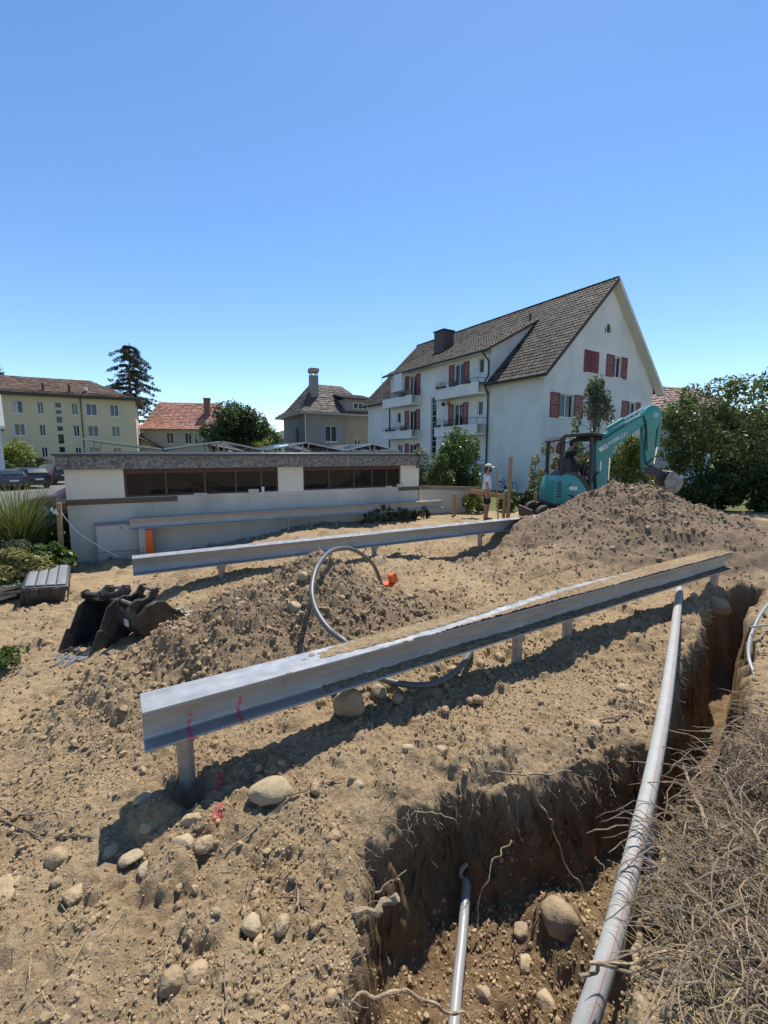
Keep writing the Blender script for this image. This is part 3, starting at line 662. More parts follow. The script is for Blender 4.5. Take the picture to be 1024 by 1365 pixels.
# metal cabinet on the wall
CAB = mat('grey_cabinet_paint', (.5, .5, .47), .5, (.44, .43, .4), scale=3)
cb = thing('utility_cabinet', 'pale grey metal utility cabinet standing against the garage wall', 'cabinet', (-7.04+math.cos(GAR_A)*.35, 9.6+math.sin(GAR_A)*.35, -.5), GAR_A)
MB().box((.15, -.15, -.2), (1.15, -.006, .22)).build('plinth', PLAST2, cb, bevel=.005)
MB().box((.15, -.165, .225), (1.15, -.006, .86)).build('body', CAB, cb, bevel=.008)
MB().box((.17, -.178, .245), (1.13, -.1655, .84)).build('door', CAB, cb, bevel=.004, seg=1)
MB().box((.13, -.2, .861), (1.17, -.004, .9)).build('lid', mat('cabinet_lid', (.2, .21, .24), .5), cb, bevel=.006)
MB().tube([(.65, -.178, .78), (.65, -.195, .78)], .03, 12).build('lock', ROOFE, cb, smooth=True)
# solar panels on tilted frames
PVM = mat('solar_cells', (.012, .014, .022), .18, (.016, .018, .03), scale=3, coat=.6); ALU = mat('aluminium_frame', (.4, .4, .4), .45, (.3, .3, .3), metal=.7)
ru, rn = Vector((math.cos(GAR_A), math.sin(GAR_A), 0)), Vector((-math.sin(GAR_A), math.cos(GAR_A), 0))
ro = Vector((-7.04, 9.6, -.6+fz1+.02))
zig = [(.35, .30, 1.95, .07), (2.0, .07, 3.32, .27), (3.40, .27, 4.45, .06), (4.5, .06, 5.62, .27), (5.70, .27, 6.82, .06), (6.87, .06, 7.75, .25), (7.83, .25, 8.75, .05)]
for r_ in range(2):
    for k, (a0, h0, a1, h1) in enumerate(zig):
        w0 = .42+r_*1.75; p0 = ro+ru*a0+rn*w0+Vector((0, 0, h0)); ln = math.hypot(a1-a0, h1-h0)
        lab = ('%s solar panel from the parking end in the front row on the garage roof' % ('first', 'second', 'third', 'fourth', 'fifth', 'sixth', 'seventh')[k], 'solar panel of the back row on the garage roof')[r_]
        t = thing('solar_panel', lab, 'solar panel', p0, rot=(0, -math.atan2(h1-h0, a1-a0), GAR_A), group='solar panels on the garage roof front row' if r_ == 0 else 'solar panels on the garage roof back row')
        MB().box((.03, .03, .006), (ln-.03, 1.62, .03)).build('cells', PVM, t)
        f_ = MB(); f_.box((0, 0, 0), (ln, .03, .036)); f_.box((0, 1.62, 0), (ln, 1.65, .036)); f_.box((0, .03, 0), (.03, 1.62, .036)); f_.box((ln-.03, .03, 0), (ln, 1.62, .036)); f_.build('frame', ALU, t)
        hi = 0 if h0 > h1 else ln
        for yy in (.06, 1.56):
            hx = (.06 if hi == 0 else ln-.06); ang = math.atan2(h1-h0, a1-a0); H_ = max(h0, h1)
            MB().bar((hx, yy, -.002), (hx-math.sin(-ang)*-H_*1.0*0+(-math.sin(ang))*(-H_)*-1*0, yy, -(H_-.03)), .025, .025, (0, 1, 0)).build('leg', ALU, t)
for w0 in (.5, 1.9, 2.3, 3.6):
    p0 = ro+ru*.4+rn*w0+Vector((0, 0, .015)); p1 = ro+ru*(GW-.4)+rn*w0+Vector((0, 0, .015))
    board(p0, p1, .05, .035, 'aluminium rail under the solar panels on the garage roof', ALU, 'mounting_rail', 'mounting rails under the solar panels')['category'] = 'rail'
# ballast slabs under the panels
# black cable hanging at the right end
cz = [(GW-.25, -.22, fz1+.02), (GW-.15, -.24, fz1-.02), (GW-.12, -.2, fz1-.15), (GW-.16, -.19, fz1-.3), (GW-.2, -.17, fz1-.4), (GW-.14, -.16, fz1-.43), (GW-.12, -.16, fz1-.38)]
cw = spline([(-7.04+math.cos(GAR_A)*x-math.sin(GAR_A)*y, 9.6+math.sin(GAR_A)*x+math.cos(GAR_A)*y, z-.6) for x, y, z in cz], 6)
tag(MB().tube(cw, .018, 8).build('cable', BLACKP, smooth=True), 'black cable hanging over the roof edge at the garage corner', 'cable')
# stones and a cup left on the sills
def on_wall(x, y, z): return Vector((-7.04+math.cos(GAR_A)*x-math.sin(GAR_A)*y, 9.6+math.sin(GAR_A)*x+math.cos(GAR_A)*y, z-.6))
for (x, w_, h_, lb) in ((2.75, .3, .05, 'flat wooden offcut on the garage sill beside the paper sack'), (4.05, .26, .1, 'small concrete block on the garage sill beside a white cup'), (8.1, .2, .05, 'thin stone slab on the garage sill near the boat window'), (8.52, .22, .1, 'pale concrete block at the end of the garage sill')):
    o = MB().box((-w_/2, -.07, 0), (w_/2, .05, h_)).build('block', PLAST2, bevel=.012); o.location = on_wall(x, -.0, zb+.021); o.rotation_euler.z = GAR_A; tag(o, lb, 'block')
o = MB().tube([(0, 0, 0), (0, 0, .15)], [.035, .042], 12).build('cup', WHITEP, smooth=True); o.location = on_wall(4.3, .0, zb+.021); tag(o, 'white cup standing on the garage sill', 'cup')
# low concrete wall beyond the garage
cw_ = MB().box((0, 0, -.8), (1.7, .18, .82)).build('garden_wall', PLAST2, bevel=.01); cw_.location = (1.25, 14.9, 0); cw_.rotation_euler.z = R(6)
tag(cw_, 'low stained concrete garden wall behind the rail and ivy', 'wall')
# ------------------------------------------------------------------ roof tiles as joined geometry
def tiles(name, corner, ex, ey, nx, ny, m, parent, wave=.03, lap=.03, tri=None):
    """tile courses on a roof plane: corner at eave, ex along the eave, ey up the slope (full vectors)"""
    c = np.array(corner, float); ex = np.array(ex, float); ey = np.array(ey, float); nrm = np.cross(ex, ey); nrm /= np.linalg.norm(nrm)
    if nrm[2] < 0: nrm = -nrm
    prof = [(0, .1), (.2, .75), (.42, 1.), (.64, .75), (.8, .1), (1., .05)]
    U, Vv = np.meshgrid(np.arange(nx), np.arange(ny)); U = U.ravel(); Vv = Vv.ravel()
    if tri is not None:
        k = tri((U+.5)/nx, (Vv+.5)/ny); U = U[k]; Vv = Vv[k]
    V = []; np_ = len(prof)
    jit = RNG.normal(0, .004, len(U))
    for b_ in (0, 1.08):
        for a, h in prof:
            p = c+np.outer((U+a)/nx, ex)+np.outer((Vv+b_)/ny, ey)+np.outer(h*wave+(lap if b_ == 0 else 0)+.012+jit, nrm); V.append(p)
    V = np.stack(V, 1); n = len(U); base = np.arange(n)[:, None]*(2*np_)
    F = np.concatenate([base+np.array([[i, i+1, np_+i+1, np_+i]]) for i in range(np_-1)], 0)
    # butt ends
    V2 = V[:, :np_, :]-nrm*(lap+.01); Vall = np.concatenate([V, V2], 1); base = np.arange(n)[:, None]*(3*np_)
    F = np.concatenate([base+np.array([[i, i+1, np_+i+1, np_+i]]) for i in range(np_-1)]+[base+np.array([[i+1, i, 2*np_+i, 2*np_+i+1]]) for i in range(np_-1)], 0)
    return raw_mesh(name, Vall.reshape(-1, 3), F, m, parent, kind='stuff')
WRENDER = mat('white_render', (.7, .7, .685), .92, (.54, .535, .515), scale=.5, bump=.12, bscale=22)
RED = mat('red_shutter', (.2, .012, .02), .6, (.16, .01, .017), scale=6); TILE = mat('brown_roof_tile', (.045, .037, .032), .75, (.088, .072, .06), scale=1.2, island=.55, spec=.12)
DRK = mat('dark_metal', (.035, .033, .032), .5); CURT = mat('curtain', (.62, .6, .56), .9, (.5, .48, .45), scale=9, stretch=(6, 6, .3)); ROOMD = mat('dark_room', (.045, .045, .045), .9)
GL2 = glassmat('house_glass', (.03, .035, .04), .5)
def window(parent, plane, a0, b0, a1, b1, y0, sgn, depth, mull=1, m=WHITEP, sill=True, room=ROOMD, curtain=False, trans=0):
    """frame with mullions, panes, sill; plane 'xz' or 'yz'; y0 outer wall face, sgn direction inward"""
    def bx(mb, a, b_, c, d, t0, t1):
        t0, t1 = y0+sgn*t0, y0+sgn*t1; lo, hi = min(t0, t1), max(t0, t1)
        return mb.box((a, lo, b_), (c, hi, d)) if plane == 'xz' else mb.box((lo, a, b_), (hi, c, d))
    fw = .06; d0, d1 = depth-.07, depth-.01
    f_ = MB(); bx(f_, a0, b0, a1, b0+fw, d0, d1); bx(f_, a0, b1-fw, a1, b1, d0, d1); bx(f_, a0, b0+fw, a0+fw, b1-fw, d0, d1); bx(f_, a1-fw, b0+fw, a1, b1-fw, d0, d1)
    xs_ = [a0+fw]+[a0+(a1-a0)*k/(mull+1) for k in range(1, mull+1)]+[a1-fw]
    for x in xs_[1:-1]: bx(f_, x-.03, b0+fw, x+.03, b1-fw, d0, d1)
    zs_ = [b0+fw]+[b0+(b1-b0)*k/(trans+1) for k in range(1, trans+1)]+[b1-fw]
    for z in zs_[1:-1]: bx(f_, a0+fw, z-.025, a1-fw, z+.025, d0+.003, d1-.003)
    w = f_.build('window', m, parent)
    for i in range(len(xs_)-1):
        bx(MB(), xs_[i]+(.03 if i else 0), b0+fw, xs_[i+1]-(.03 if i < len(xs_)-2 else 0), b1-fw, d0+.025, d0+.03).build('pane', GL2, w)
        if curtain: bx(MB(), xs_[i]+.03, b0+.05, xs_[i]+(xs_[i+1]-xs_[i])*.72, b1-.05, depth+.06, depth+.08).build('curtain', CURT, w)
    bx(MB(), a0-.01, b0-.01, a1+.01, b1+.01, depth+.3, depth+.32).build('room', room, w)
    if sill: bx(MB(), a0-.06, b0-.07, a1+.06, b0-.004, -.06, depth-.075).build('sill', WHITEP, w)
    return w
def shutter(parent, plane, a0, b0, a1, b1, y0, sgn, m=RED, ang=0):
    """louvred shutter leaf lying on the wall"""
    t0, t1 = y0-sgn*.045, y0-sgn*.006
    def bx(mb, a, b_, c, d, u0, u1):
        lo, hi = min(u0, u1), max(u0, u1)
        return mb.box((a, lo, b_), (c, hi, d)) if plane == 'xz' else mb.box((lo, a, b_), (hi, c, d))
    f_ = MB(); w = .06
    bx(f_, a0, b0, a0+w, b1, t0, t1); bx(f_, a1-w, b0, a1, b1, t0, t1); bx(f_, a0+w, b0, a1-w, b0+w, t0, t1); bx(f_, a0+w, b1-w, a1-w, b1, t0, t1); bx(f_, a0+w, (b0+b1)/2-.03, a1-w, (b0+b1)/2+.03, t0, t1)
    s = f_.build('shutter', m, parent); l_ = MB(); n = max(6, int((b1-b0)/.09))
    for k in range(n):
        z = b0+w+(b1-b0-2*w)*(k+.1)/n; bx(l_, a0+w, z, a1-w, z+(b1-b0)/n*.62, t0+sgn*.008, t1-sgn*.006)
    o = l_.build('slats', m, s); o['kind'] = 'stuff'; return s
# ------------------------------------------------------------------ white house with red shutters
HA = R(33.1); HZ = -.5
h = thing('white_house', 'large white apartment house with red shutters, balconies and brown tiled gable roof', 'house', (9.62, 27, HZ), HA)
q = lambda z: z-HZ
Wd, Ln = 13.0, 20.5; EV = q(6.95); RG = q(13.25)
slope = (RG-EV)/(Wd/2)
# gable wall with openings (plane y=0, inward +y)
lowz = (q(4.3), q(5.74)); upz = (q(7.3), q(8.68))
gab = [(0, 0), (Wd, 0), (Wd, EV), (Wd/2, RG), (0, EV)]
arch = [(6.47+.36*math.cos(a), q(10.36)+.36*math.sin(a)) for a in np.linspace(0, math.pi, 9)]+[(6.11, q(10.05)), (6.83, q(10.05))]
holes = [rect(1.62, lowz[0], 3.14, lowz[1]), rect(5.36, lowz[0], 6.5, lowz[1]), rect(9.68, lowz[0], 10.75, lowz[1]), rect(4.2, upz[0], 5.3, upz[1]), rect(7.4, upz[0], 8.4, upz[1]), arch]
wall_holes('gable_wall', gab, holes, WRENDER, h, .22)
window(h, 'xz', 1.62, lowz[0], 3.14, lowz[1], 0, 1, .2, 1, curtain=True); window(h, 'xz', 5.36, lowz[0], 6.5, lowz[1], 0, 1, .2, 1, curtain=True); window(h, 'xz', 9.68, lowz[0], 10.75, lowz[1], 0, 1, .2, 1)
window(h, 'xz', 4.2, upz[0], 5.3, upz[1], 0, 1, .2, 1); window(h, 'xz', 7.4, upz[0], 8.4, upz[1], 0, 1, .2, 1)
for a0, a1, z in ((.7, 1.6, lowz), (3.16, 4.08, lowz), (4.7, 5.34, lowz), (6.52, 7.14, lowz), (8.77, 9.66, lowz), (10.77, 11.3, lowz), (6.5, 7.38, upz), (8.42, 9.1, upz)):
    shutter(h, 'xz', a0, z[0]-.04, a1, z[1]+.04, 0, 1)
shutter(h, 'xz', 3.95, upz[0], 4.74, upz[1], -.01, 1); shutter(h, 'xz', 4.76, upz[0], 5.55, upz[1], -.01, 1)
w = MB().prism([(6.47+.4*math.cos(a), q(10.36)+.4*math.sin(a)) for a in np.linspace(0, math.pi, 11)]+[(6.47+.3*math.cos(a), q(10.36)+.3*math.sin(a)) for a in np.linspace(math.pi, 0, 11)], -.03, .1).build('attic_window', WHITEP, h)
MB().box((6.06, -.05, q(9.98)), (6.88, .12, q(10.05))).build('sill', WHITEP, w); MB().box((6.44, .1, q(10.05)), (6.5, .14, q(10.7))).build('mullion', WHITEP, w)
MB().prism(arch, .15, .16).build('pane', GL2, w); MB().prism(arch, .4, .41).build('room', ROOMD, w)
# far gable wall and back wall
wall_holes('back_gable', gab, [], WRENDER, h, y0=Ln); MB().box((Wd-.2, .05, 0), (Wd, Ln-.05, EV)).build('back_wall', WRENDER, h)
MB().box((-.004, -.012, 0), (Wd+.01, -.001, q(.55))).build('plinth', mat('grey_plinth', (.36, .38, .42), .9), h)
# front facade (plane x=0, inward +x), three storeys in the middle part
S0, S1 = 4.4, 16.5; DE = q(9.15)
fac = [(0, 0), (Ln, 0), (Ln, EV), (S1, EV), (S1, DE), (S0, DE), (S0, EV), (0, EV)]
def storey(zt_): return [rect(4.94, zt_-1.0, 5.5, zt_), rect(6.95, zt_-2.2, 7.95, zt_), rect(12.65, zt_-2.2, 13.65, zt_), rect(14.9, zt_-.95, 15.5, zt_)]
HF = storey(q(8.6))+storey(q(5.7))+[rect(12.65, q(1.5), 13.65, q(2.85)), rect(14.6, q(1.8), 15.4, q(2.85)), rect(6.95, q(1.5), 7.95, q(2.85)), rect(9.97, q(1.6), 10.66, q(6.5))]
wall_holes('facade', fac, HF, WRENDER, h, .2, plane='yz')
for k, r_ in enumerate(HF):
    a0, b0 = r_[0]; a1, b1 = r_[2]
    st = k == len(HF)-1
    window(h, 'yz', a0, b0, a1, b1, 0, 1, .18, 0 if st or a1-a0 < .7 else 1, sill=not st and b1-b0 < 2, trans=9 if st else 0, curtain=k in (1, 5), m=mat('stair_frame', (.5, .5, .5), .5) if st else WHITEP)
for zt_ in (q(8.6), q(5.7)):
    for a0, a1 in ((6.38, 6.93), (7.97, 8.52), (12.08, 12.63), (13.67, 14.22)): shutter(h, 'yz', a0, zt_-2.2, a1, zt_+.04, 0, 1)
for a0, a1 in ((12.1, 12.63), (13.67, 14.2)): shutter(h, 'yz', a0, q(1.5), a1, q(2.9), 0, 1)
# balconies
def balcony(s0, s1, z0, z1, rail, clutter):
    b_ = MB(); b_.box((-1.05, s0, z0), (-.0, s1, z0+.16)); b_.box((-1.05, s0, z0+.16), (-.95, s1, z1)); b_.box((-.95, s0, z0+.16), (-.002, s0+.1, z1)); b_.box((-.95, s1-.1, z0+.16), (-.002, s1, z1))
    o = b_.build('balcony', WRENDER, h, bevel=.01, seg=1)
    r_ = MB()
    if rail:
        for x, y in [(-1.0, s0+.05+k*(s1-s0-.1)/4) for k in range(5)]: r_.box((x-.015, y-.015, z1), (x+.015, y+.015, z1+rail))
        r_.box((-1.015, s0+.03, z1+rail), (-.985, s1-.03, z1+rail+.03)); r_.box((-.985, s0+.035, z1+rail), (-.02, s0+.065, z1+rail+.03))
        r_.build('railing', DRK, o)
    for (yy, w_, hh, c) in clutter:
        MB().box((-1.16, yy-w_/2, z1-.02), (-1.02, yy+w_/2, z1+.14)).build('planter', DRK, o)
        pm = MB()
        for k in range(40):
            c0 = Vector((-1.09+random.uniform(-.08, .08), yy+random.uniform(-w_/2, w_/2), z1+.14+random.random()*hh)); d = Vector((random.uniform(-1, 1), random.uniform(-1, 1), random.uniform(-.3, 1)))*.07; e = Vector((random.uniform(-1, 1), random.uniform(-1, 1), random.uniform(-1, 1)))*.05
            pm.add([c0, c0+d+e, c0+d*1.6, c0+d-e], [(0, 1, 2, 3)])
        pm.build('planting', leafmat(*c), o, kind='stuff')
gl = ('balcony_green', (.06, .1, .02), (.1, .14, .04)); rl = ('balcony_flower', (.3, .03, .03), (.08, .1, .03))
balcony(4.45, 8.95, q(6.05), q(6.85), .28, [(8.2, 1.0, .3, rl), (6.9, .7, .25, gl), (5.4, .5, .4, gl)])
balcony(11.9, 16.25, q(6.05), q(6.82), .45, [(13.2, .8, .2, rl)])
balcony(4.45, 8.95, q(3.3), q(4.05), .42, [(8.6, .8, .45, gl), (7.4, .8, .2, gl)])
balcony(11.9, 16.25, q(3.3), q(4.02), .25, [(15.0, 1.4, .15, gl), (13.0, .8, .18, rl)])
balcony(11.9, 16.25, q(.6), q(1.3), .25, []); balcony(4.45, 8.95, q(.6), q(1.3), .25, [])
MB().box((-.98, 13.4, q(7.1)), (-.96, 14.6, q(8.75))).build('hanging_cloth', mat('white_cloth', (.66, .68, .72), .9), h)
# wooden infill of the upper left railing
rb = MB()
for k in range(26): rb.box((-1.03, 12.0+k*.163, q(6.82)), (-1.02, 12.09+k*.163, q(7.3)))
rb.build('railing_boards', mat('grey_board', (.2, .17, .14), .8), h, kind='stuff')
for z in (q(5.98),): 
    for y, c in ((8.35, (.03, .03, .03)), (7.75, (.4, .08, .03))):
        MB().ball((-.7, y, z-.25), .16, 10, 8).build('lantern', mat('lantern_%d' % int(c[0]*100), c, .6), h, smooth=True)
# awning edges under the upper eave
for s0, s1 in ((4.8, 10.3), (13.6, 16.2)): MB().box((-.35, s0, DE-.28), (-.02, s1, DE-.2)).build('awning', WHITEP, h, bevel=.01)
# roofs: main planes, wall dormer in front
OV = .55; GO = .5
def slab(name, p, m, parent, thick=.14):
    p = [Vector(x) for x in p]; n_ = (p[1]-p[0]).cross(p[2]-p[0]).normalized()
    if n_.z < 0: n_ = -n_
    mb = MB(); k = len(p); mb.add([x for x in p]+[x-n_*thick for x in p], [tuple(range(k)), tuple(range(2*k-1, k-1, -1))]+[(i, (i+1) % k, k+(i+1) % k, k+i) for i in range(k)]); return mb.build(name, m, parent)
RD = mat('roof_deck_brown', (.07, .055, .045), .85); SOF = mat('cream_soffit', (.66, .64, .6), .8)
ze = EV-OV*slope*.7+.1
slab('roof', [(Wd+OV, -GO, ze), (Wd+OV, Ln+GO, ze), (Wd/2, Ln+GO, RG+.16), (Wd/2, -GO, RG+.16)], RD, h)
ex = (0, Ln+2*GO, 0); ey = (Wd/2+OV, 0, RG+.16-ze)
dw0 = (DE+.05-(ze))/(ey[2]/ey[0])-OV
# dormer roof meets main roof
sd_ = .52; zd0 = DE+.0; d_over = .6
x_join = (zd0-(EV+.1))/(slope-sd_)*1.02
def keep_main(u, v):
    y = -GO+u*(Ln+2*GO); x = -OV+v*(Wd/2+OV)
    return ~((y > S0-.25) & (y < S1+.25) & (x < x_join-.25))
def zmain(x): return ze+(x+OV)*ey[2]/ey[0]
rf = slab('roof', [(-OV, -GO, ze), (-OV, S0-.1, ze), (Wd/2, S0-.1, RG+.16), (Wd/2, -GO, RG+.16)], RD, h)
slab('roof', [(-OV, S1+.1, ze), (-OV, Ln+GO, ze), (Wd/2, Ln+GO, RG+.16), (Wd/2, S1+.1, RG+.16)], RD, h)
slab('roof', [(x_join-.5, S0-.1, zmain(x_join-.5)), (x_join-.5, S1+.1, zmain(x_join-.5)), (Wd/2, S1+.1, RG+.16), (Wd/2, S0-.1, RG+.16)], RD, h)
tiles('roof_tiles', (-OV, -GO, ze), ex, ey, 84, 27, TILE, rf, .03, .035, keep_main)
tiles('roof_tiles', (Wd+OV, -GO, ze), ex, (-(Wd/2+OV), 0, RG+.16-ze), 84, 27, TILE, rf, .03, .035)
mb = MB()
for k in range(60): mb.tube([(Wd/2, -GO+k*.36, RG+.17), (Wd/2, -GO+k*.36+.37, RG+.18)], [.11, .12], 8)
mb.build('ridge_tiles', TILE, rf, kind='stuff')
zdr = zd0-d_over*sd_
zj = zd0+x_join*sd_+.12
dr = slab('dormer_roof', [(-d_over, S0-.35, zdr+.12), (-d_over, S1+.35, zdr+.12), (x_join, S1+.35, zj), (x_join, S0-.35, zj)], RD, h, .1)
tiles('roof_tiles', (-d_over, S0-.35, zdr+.12), (0, S1-S0+.7, 0), (x_join+d_over, 0, zj-zdr-.12), 48, 20, TILE, dr, .025, .03)
# dormer cheeks
for s in (S0, S1):
    mb = MB(); mb.prism([(0, EV+.05), (0, zd0), (x_join, zj-.12), (x_join*.98, EV+.05+x_join*.98*slope)], s-.06, s+.06); mb.build('dormer_cheek', WRENDER, h)
    bl = MB()
    for k in range(18): 
        z = EV+.25+k*.17
        x1 = min((z-EV-.05)/slope, x_join); x0 = max(0, (z+.1-zd0)/sd_ if z+.1 > zd0 else 0)
        if x1 > x0+.1: bl.box((x0+.02, s-.085, z-.14), (x1+.1, s-.062, z))
    bl.build('cladding', WRENDER, h, kind='stuff')
# gable verge boards and eave soffit
for sx in (0, 1):
    p0 = Vector((-OV if sx == 0 else Wd+OV, -GO-.03, ze-.06)); p1 = Vector((Wd/2, -GO-.03, RG+.08))
    MB().bar(p0, p1, .05, .24).build('verge_board', SOF if sx else RD, h)
    a = Vector((-OV if sx == 0 else Wd+OV, 0, ze-.22)); b_ = Vector((Wd/2, 0, RG-.09))
    mb = MB(); mb.add([a+Vector((0, -GO, 0)), b_+Vector((0, -GO, 0)), b_+Vector((0, -.004, 0)), a+Vector((0, -.004, 0))], [(0, 1, 2, 3)]); mb.build('soffit', SOF, h)
for y0_, y1_, z, x in ((-GO, S0-.1, ze-.02, -OV-.05), (S1+.1, Ln+GO, ze-.02, -OV-.05), (S0-.35, S1+.35, zdr+.06, -d_over-.05)):
    MB().tube([(x, y0_, z), (x, y1_, z)], .075, 10).build('gutter', DRK, h, smooth=True)
MB().tube(spline([(-d_over-.05, S0+.1, zdr), (-.35, S0+.05, zdr-.35), (-.12, S0+.02, zdr-.6), (-.12, S0+.02, EV+.4), (-.55, S0-.1, EV-.1), (-.5, S0-.12, EV-.4), (-.14, S0-.02, EV-.9), (-.1, S0, EV-1.4), (-.1, S0, .1)], 5), .055, 8).build('downpipe', DRK, h, smooth=True)
MB().tube([(-.1, S1+.05, EV-.3), (-.1, S1+.05, .1)], .055, 8).build('downpipe', DRK, h, smooth=True)
ch = MB().box((3.2, 13.0, q(9.9)), (4.4, 14.3, q(12.75))).build('chimney', mat('chimney_cladding', (.065, .045, .04), .7, (.09, .065, .055), scale=3), h, bevel=.02)
MB().box((3.12, 12.92, q(12.752)), (4.48, 14.38, q(12.85))).build('cap', DRK, ch)
for (x, y) in ((4.9, 5.2),): MB().tube([(x, y, RG-1.9), (x, y, RG-.9)], .08, 10).build('vent', DRK, h)
# antenna at the left eave
MB().tube([(-.7, S1+.4, EV), (-.7, S1+.4, DE+.2)], .02, 6).build('antenna', ALU, h)

# ------------------------------------------------------------------ grey villa with hipped roof
VR = mat('grey_beige_render', (.3, .275, .235), .92, (.24, .215, .18), scale=.7, bump=.15, bscale=14)
VT = mat('brown_flat_tile', (.085, .07, .06), .75, (.155, .13, .112), scale=1.5, spec=.15, island=.4)
v = thing('grey_villa', 'grey beige villa with steep hipped brown roof and tall chimney', 'house', (-7.9, 45, -.6), R(29))
vz = lambda z: z+.6
VW, VD, VE, VTOP = 8.6, 8.0, vz(6.25), vz(9.7)
wins = [rect(2.05, vz(3.3), 3.35, vz(4.95))]
wall_holes('wall', rect(0, 0, 3.9, VE), wins, VR, v, .2); wall_holes('wall', rect(4.1, 0, VW, VE), [rect(5.6, vz(1.2), 6.3, vz(3.6))], VR, v, .2, y0=.35)
MB().box((3.88, .004, 0), (4.1, .4, VE)).build('wall_step', VR, v)
window(v, 'xz', 2.05, vz(3.3), 3.35, vz(4.95), 0, 1, .18, 1, curtain=True); window(v, 'xz', 5.6, vz(1.2), 6.3, vz(3.6), .35, 1, .18, 1, trans=3)
BLU = mat('grey_blue_shutter', (.3, .33, .38), .6)
shutter(v, 'xz', 1.2, vz(3.25), 2.03, vz(5.0), 0, 1, BLU); shutter(v, 'xz', 3.37, vz(3.25), 3.88, vz(5.0), 0, 1, BLU)
VS = mat('grey_render_painted_shade', (.22, .21, .195), .92, (.18, .17, .155), scale=.8)  # darker copy of the villa render, side wall shade put into the colour
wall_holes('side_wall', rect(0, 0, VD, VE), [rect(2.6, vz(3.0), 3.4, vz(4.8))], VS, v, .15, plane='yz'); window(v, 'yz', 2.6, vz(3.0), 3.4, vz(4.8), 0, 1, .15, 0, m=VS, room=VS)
MB().box((VW-.2, .36, 0), (VW, VD, VE)).build('side_wall', VR, v); MB().box((0.2, VD-.2, 0), (VW-.2, VD, VE)).build('back_wall', VR, v)
MB().tube([(-.12, -.1, VE-.1), (-.12, -.1, 0)], .05, 8).build('downpipe', WHITEP, v)
EO = .8
def hip(parent, x0, y0, x1, y1, ze_, rx0, rx1, ry, zr, m, flare=.9):
    """hipped roof with bell-cast eaves as four tiled faces; each face lower apron and upper slope"""
    k = .3
    def mid(cx, cy, rx, ry_): return (cx+(rx-cx)*k, cy+(ry_-cy)*k, ze_+(zr-ze_)*k*.62)
    A = (x0, y0, ze_); B = (x1, y0, ze_); C = (x1, y1, ze_); D = (x0, y1, ze_); E_ = (rx0, ry, zr); F_ = (rx1, ry, zr)
    a, b_, c, d = mid(*A[:2], rx0, ry), mid(*B[:2], rx1, ry), mid(*C[:2], rx1, ry), mid(*D[:2], rx0, ry)
    mb = MB()
    for quad in ((A, B, b_, a), (B, C, c, b_), (C, D, d, c), (D, A, a, d), (a, b_, F_, E_), (c, d, E_, F_)): mb.add(quad, [(0, 1, 2, 3)])
    for t_ in ((b_, c, F_), (d, a, E_)): mb.add(t_, [(0, 1, 2)])
    r_ = mb.build('roof', RD, parent)
    V = []; F = []
    for quad in ((A, B, b_, a), (D, A, a, d), (a, b_, F_, E_), (d, a, E_, E_), (B, C, c, b_), (b_, c, F_, F_), (C, D, d, c), (c, d, E_, F_)):
        q_ = [np.array(x, float) for x in quad]; n_ = np.cross(q_[1]-q_[0], q_[2]-q_[0]); n_ /= np.linalg.norm(n_); n_ = n_ if n_[2] > 0 else -n_
        hgt = np.linalg.norm((q_[3]+q_[2]-q_[0]-q_[1])/2); rows = max(2, int(hgt/.34))
        for j in range(rows):
            l0 = q_[0]+(q_[3]-q_[0])*j/rows; r0 = q_[1]+(q_[2]-q_[1])*j/rows; l1 = q_[0]+(q_[3]-q_[0])*min(1, (j+1.1)/rows); r1 = q_[1]+(q_[2]-q_[1])*min(1, (j+1.1)/rows)
            cols = max(1, int(np.linalg.norm(r0-l0)/.28))
            for i in range(cols):
                e = RNG.normal(0, .012)
                for (pa, pb, f0, off) in ((l0, r0, i/cols, .07+e), (l0, r0, (i+.96)/cols, .07+e), (l1, r1, (i+.96)/cols, .02+e), (l1, r1, i/cols, .02+e)):
                    V.append(pa+(pb-pa)*f0+n_*off)
                n0 = len(V)-4; V.append(V[n0]-n_*.06); V.append(V[n0+1]-n_*.06)
                F += [(n0, n0+1, n0+2, n0+3), (n0+4, n0+5, n0+1, n0)]
    raw_mesh('roof_tiles', V, F, m, r_, kind='stuff'); return r_
vr = hip(v, -EO, -EO, VW+EO, VD+EO, VE-.05, 2.0, 5.6, VD/2, VTOP, VT)
MB().box((-EO, -EO, VE-.2), (VW+EO, VD+EO, VE-.06)).build('eave', mat('pale_eave', (.45, .41, .35), .8), v)
cn = MB().box((1.35, 2.0, vz(7.2)), (2.15, 2.8, vz(10.3))).build('chimney', mat('grey_chimney', (.3, .27, .24), .9), v, bevel=.02)
MB().box((1.27, 1.92, vz(10.62)), (2.23, 2.88, vz(11.05))).build('cap', mat('chimney_cap', (.34, .2, .15), .8, (.42, .32, .27), scale=6), cn, bevel=.03)
for x, y in ((1.4, 2.05), (2.0, 2.05), (1.4, 2.65), (2.0, 2.65)): MB().box((x, y, vz(10.301)), (x+.1, y+.1, vz(10.62))).build('cap_post', MATS['grey_chimney'], cn)
dm = MB().box((4.3, -.1, VE+.25), (7.5, 2.4, VE+1.55)).build('dormer', VR, v)
MB().add([(4.0, -.45, VE+1.5), (7.8, -.45, VE+1.5), (7.8, 3.2, VE+2.35), (4.0, 3.2, VE+2.35), (4.0, -.45, VE+1.62), (7.8, -.45, VE+1.62), (7.8, 3.2, VE+2.47), (4.0, 3.2, VE+2.47)], [(0,3,2,1),(4,5,6,7),(0,1,5,4),(1,2,6,5),(2,3,7,6),(3,0,4,7)]).build('dormer_roof', RD, dm)
